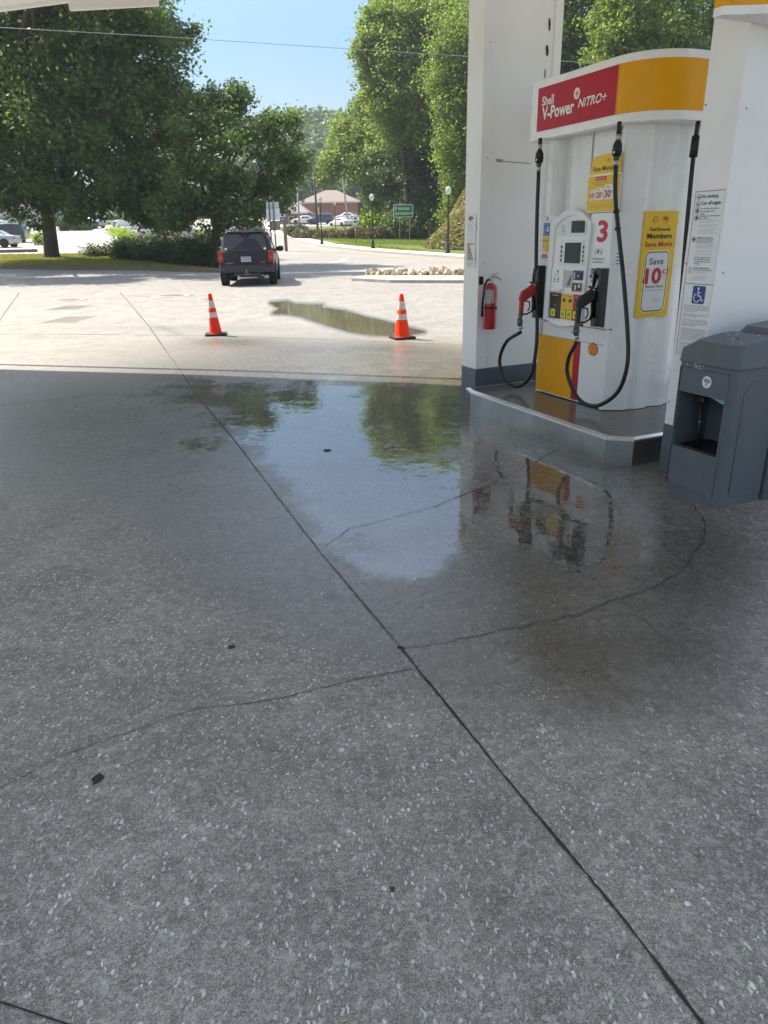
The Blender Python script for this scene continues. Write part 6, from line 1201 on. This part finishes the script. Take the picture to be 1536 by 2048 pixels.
# hedges, shrubs, brush
def shrub(nm, lab, cat, lobes, dens, leaf, m, grp=None, stems=True):
    c0 = np.mean([np.array(c) for c, _ in lobes], axis=0); gz = G(c0[0], c0[1]); t = thing(nm, lab, cat, (c0[0], c0[1], gz), 0, grp); C = crown_points(lobes, dens, leaf, 5)-np.array([c0[0], c0[1], gz]); C = C[C[:, 2] > .0]
    o = bpy.data.objects.new('foliage', leaf_mesh('foliage', C, leaf, m)); COL.objects.link(o); o.parent = t; mb = MB()
    for c, r_ in lobes[:14]:
        b = (c[0]-c0[0], c[1]-c0[1]); mb.tube([(b[0], b[1], -.1), (b[0]+rng.uniform(-.2, .2), b[1], max(.2, c[2]-gz))], [.04, .015], bark, 6)
    mb.build('stem', t); return t
def row(p, q, n, r, sy=1.0, h=None):
    out = []; p, q = np.array(p), np.array(q)
    for k in range(n): f = (k+.5)/n; c = p+(q-p)*f; x, y = c[0]+rng.normal(0, r*.15), c[1]+rng.normal(0, r*.2); out.append(((x, y, G(x, y)+r*.75+(h or 0)), (r*rng.uniform(.8, 1.15), r*rng.uniform(.8, 1.1)*sy, r*rng.uniform(.8, 1.1))))
    return out
lfH = leafmat('leaf_hedge', (.03, .055, .025), (.07, .10, .04), .3); lfY = leafmat('leaf_lime', (.12, .20, .03), (.22, .28, .05), .5); lfB = leafmat('leaf_brown', (.06, .06, .03), (.13, .10, .055), .25)
h0, h1 = at(215, 523), at(440, 541)
shrub('clipped_hedge', 'dark clipped hedge along the verge behind the charcoal vehicle', 'hedge', row(h0[:2]+np.array([.5, .8]), h1[:2]+np.array([.3, .9]), 15, .78)+row(h0[:2]+np.array([1.0, 2.4]), h1[:2]+np.array([.6, 2.4]), 13, .78), 260, .055, lfH)
p = at(205, 519); shrub('shrub', 'loose low dark shrub at the left end of the hedge', 'shrub', row(p[:2]-np.array([1.1, -.2]), p[:2]+np.array([.6, .4]), 4, .5), 220, .06, lfH, 'shrubs around the lot')
for (u0, v0, u1, v1, n_, r_, lab) in ((222, 470, 262, 484, 8, .55, 'bright lime shrubs along the ramp kerb, left clump'), (300, 480, 325, 482, 4, .65, 'bright lime shrub behind the hedge, lit through by the sun'), (74, 490, 80, 490, 2, .6, 'small lime shrub beside the thick trunk'), (370, 482, 420, 486, 6, .8, 'mid green shrub behind the right end of the hedge')):
    a, b = at(u0, v0), at(u1, v1); shrub('shrub', lab, 'shrub', row(a[:2], b[:2], n_, r_), 140, .08, lfY if 'lime' in lab else lfR2, 'shrubs around the lot')
a, b = aty(120, 458, 100), aty(175, 458, 100); shrub('shrub', 'row of dull green low shrubs at the top of the ramp', 'shrub', row(a[:2], b[:2], 8, .8), 90, .12, lfR2, 'shrubs around the lot')
for i, u in enumerate((581, 591, 600, 609)):
    p = aty(u, 464, 98); g_ = G(p[0], 98); shrub('round_bush', ('leftmost of the four clipped round bushes on the bank', 'second from the left of the four clipped round bushes', 'third from the left of the four clipped round bushes', 'rightmost of the four clipped round bushes on the bank')[i], 'bush', [((p[0], 98, g_+.75), (.72, .72, .72))], 330, .07, lfH, 'four clipped round bushes')
a, b = at(583, 474), at(700, 478); shrub('brush_bank', 'long low bank of brown leafless brush behind the pavement', 'brush', row((a[0]+1.2, 92), (b[0], 84), 22, .55, 1.6)+row((b[0], 84), (aty(770, 480, 80)[0], 80), 12, .7, 1.5), 170, .10, lfB)
a, b = aty(735, 478, 84), aty(790, 482, 82); shrub('shrub', 'lime green sunlit bush at the foot of the trees, left of the green sign', 'shrub', row(a[:2], b[:2], 6, 1.3, 1, .8), 70, .15, lfY, 'shrubs around the lot')
a, b = aty(780, 484, 80), aty(885, 488, 76); shrub('shrub', 'dark bushes in shade behind the green sign posts', 'shrub', row(a[:2], b[:2], 8, 1.5, 1, .6), 60, .16, lfR2, 'shrubs around the lot')
# ------------------------------------------------------------------ far wooded hill
def hill_h(x, y): return max(0.0, 25*math.exp(-((x+22)/75)**2-((y-330)/90)**2))
nx = 40; vs = []
for j in range(nx):
    for i in range(nx): x = -220+400*i/(nx-1); y = 190+320*j/(nx-1); vs.append((x, y, G(x, min(y, 300))-1+hill_h(x, y)))
mb = MB(); mb.add(vs, [(j*nx+i, j*nx+i+1, (j+1)*nx+i+1, (j+1)*nx+i) for j in range(nx-1) for i in range(nx-1)], ground_mat('forest_floor', (.03, .05, .02), (.04, .06, .025), (.03, .045, .02)), True); tag(mb.build('hill'), kind='structure')
C = []
for k in range(900):
    x, y = rng.uniform(-150, 60), rng.uniform(200, 330); z = G(x, min(y, 300))-1+hill_h(x, y); u, v = proj(np.array([[x, y, z+5]])); 
    if not (480 < u[0] < 820): continue
    r = rng.uniform(3.2, 6.5); n = int(r*r*9); d = rng.normal(size=(n, 3)); d /= np.linalg.norm(d, axis=1)[:, None]; C.append(np.array([x, y, z+r*1.0])+d*np.array([r, r, r*1.25])*rng.uniform(.6, 1.05, (n, 1)))
C = np.concatenate(C); o = bpy.data.objects.new('distant_woods', leaf_mesh('distant_woods', C, .95, leafmat('leaf_far', (.04, .08, .035), (.095, .14, .055), .3))); COL.objects.link(o); tag(o, 'hazy wooded hill rising beyond the buildings', 'woods', kind='stuff')
# closer row of trees behind the buildings
for i, (u, Y, vb, lab) in enumerate(((555, 175, 395, 'green tree behind the grey roofed building, leftmost of the far row'), (590, 180, 372, 'green tree right of the leftmost one, above the grey roof'), (625, 186, 362, 'green tree directly above the pale pink roof'), (735, 165, 418, 'dark tree at the right end of the brick building'), (655, 190, 372, 'green tree above the right half of the pink roof'))):
    b = aty(u, 450, Y); tree('far_tree', lab, (b[0], Y, b[2]-2), [L_(u, vb, Y, 24), L_(u-14, vb+18, Y, 20), L_(u+14, vb+16, Y-2, 20), L_(u, vb+38, Y-2, 22)], 22, .38, lfR2, .4, 'row of trees behind the far buildings', forks=3, sub=1.2)
# grass blades near the verge
def tufts(name, poly_pts, n, s, m, lab):
    P = np.array(poly_pts); x0, y0 = P.min(0); x1, y1 = P.max(0); X = rng.uniform(x0, x1, n*3); Y_ = rng.uniform(y0, y1, n*3); d = polydist(X, Y_, poly_pts); k = d < -.05; X, Y_ = X[k][:n], Y_[k][:n]; Z = T(X, Y_)+.14
    C = np.c_[X, Y_, Z]; n_ = len(C); a = rng.uniform(0, 6.28, n_); dx = np.c_[np.cos(a), np.sin(a), np.zeros(n_)]*s*.22; up_ = np.c_[rng.normal(0, .3, (n_, 2)), np.ones(n_)]*s*rng.uniform(.5, 1.4, (n_, 1))
    co = np.stack([C-dx, C+dx, C+up_], 1).reshape(-1, 3); me = npmesh(name, co, np.arange(n_*3).reshape(-1, 3)); me.materials.append(m); o = bpy.data.objects.new(name, me); COL.objects.link(o); tag(o, lab, 'grass', kind='stuff')
lfG = leafmat('grass_blade', (.15, .17, .05), (.28, .24, .11), .35)
tufts('verge_grass', [tuple(KL[0]), tuple(KL[1]), tuple(KL[2]), tuple(KL[3]), gp(200, 512), gp(0, 514)], 22000, .10, lfG, 'dry yellow green grass on the verge around the thick trunk')
lfG2 = leafmat('bank_blade', (.10, .17, .03), (.17, .21, .05), .4)
tufts('bank_grass', [(p[0]+.8, p[1]+2.0) for p in NW[::-1]]+[(16, 50), (14, 75), (-10, 95)], 30000, .12, lfG2, 'mown green grass on the bank behind the pavement')
for i in range(4):
    p = at(*[(30, 551), (228, 598), (640, 612), (480, 690)][i])
blob(195, 1560, .022, mat('tar', (.02, .02, .025), .6), 'tar_spot', 'round black tar spot on the slab, lower left', 'stain', .002)
blob(463, 1296, .016, mat('leaf_scrap', (.05, .045, .03), .8), 'dead_leaf', 'small dark dead leaf on the damp slab, left of the long joint', 'leaf', .004)
blob(801, 1297, .016, mat('tar', (.02, .02, .025), .6), 'tar_spot', 'dark chip in the joint where the long crack begins', 'stain', .002)
blob(655, 902, .03, mat('leaf_scrap', (.05, .045, .03), .8), 'dead_leaf', 'small dark leaf floating in the blue part of the puddle', 'leaf', .006)
blob(785, 1782, .008, mat('leaf_scrap', (.05, .045, .03), .8), 'dead_leaf', 'tiny dark crumb on the dry slab near the bottom of the frame', 'leaf', .004)
# ------------------------------------------------------------------ air
hm = bpy.data.materials.new('air_haze'); hm.use_nodes = True; hn = hm.node_tree; hn.nodes.remove(hn.nodes['Principled BSDF']); pv = hn.nodes.new('ShaderNodeVolumePrincipled'); pv.inputs['Color'].default_value = (.80, .88, 1.0, 1); pv.inputs['Density'].default_value = .0005; pv.inputs['Anisotropy'].default_value = .3
hn.links.new(pv.outputs[0], hn.nodes['Material Output'].inputs['Volume'])
mb = MB(); mb.box(-390, 390, -150, 640, -3, 75, hm); hz = mb.build('haze'); tag(hz, 'thin pale summer haze in the air over the street and hill', 'haze', kind='stuff')
#@@END
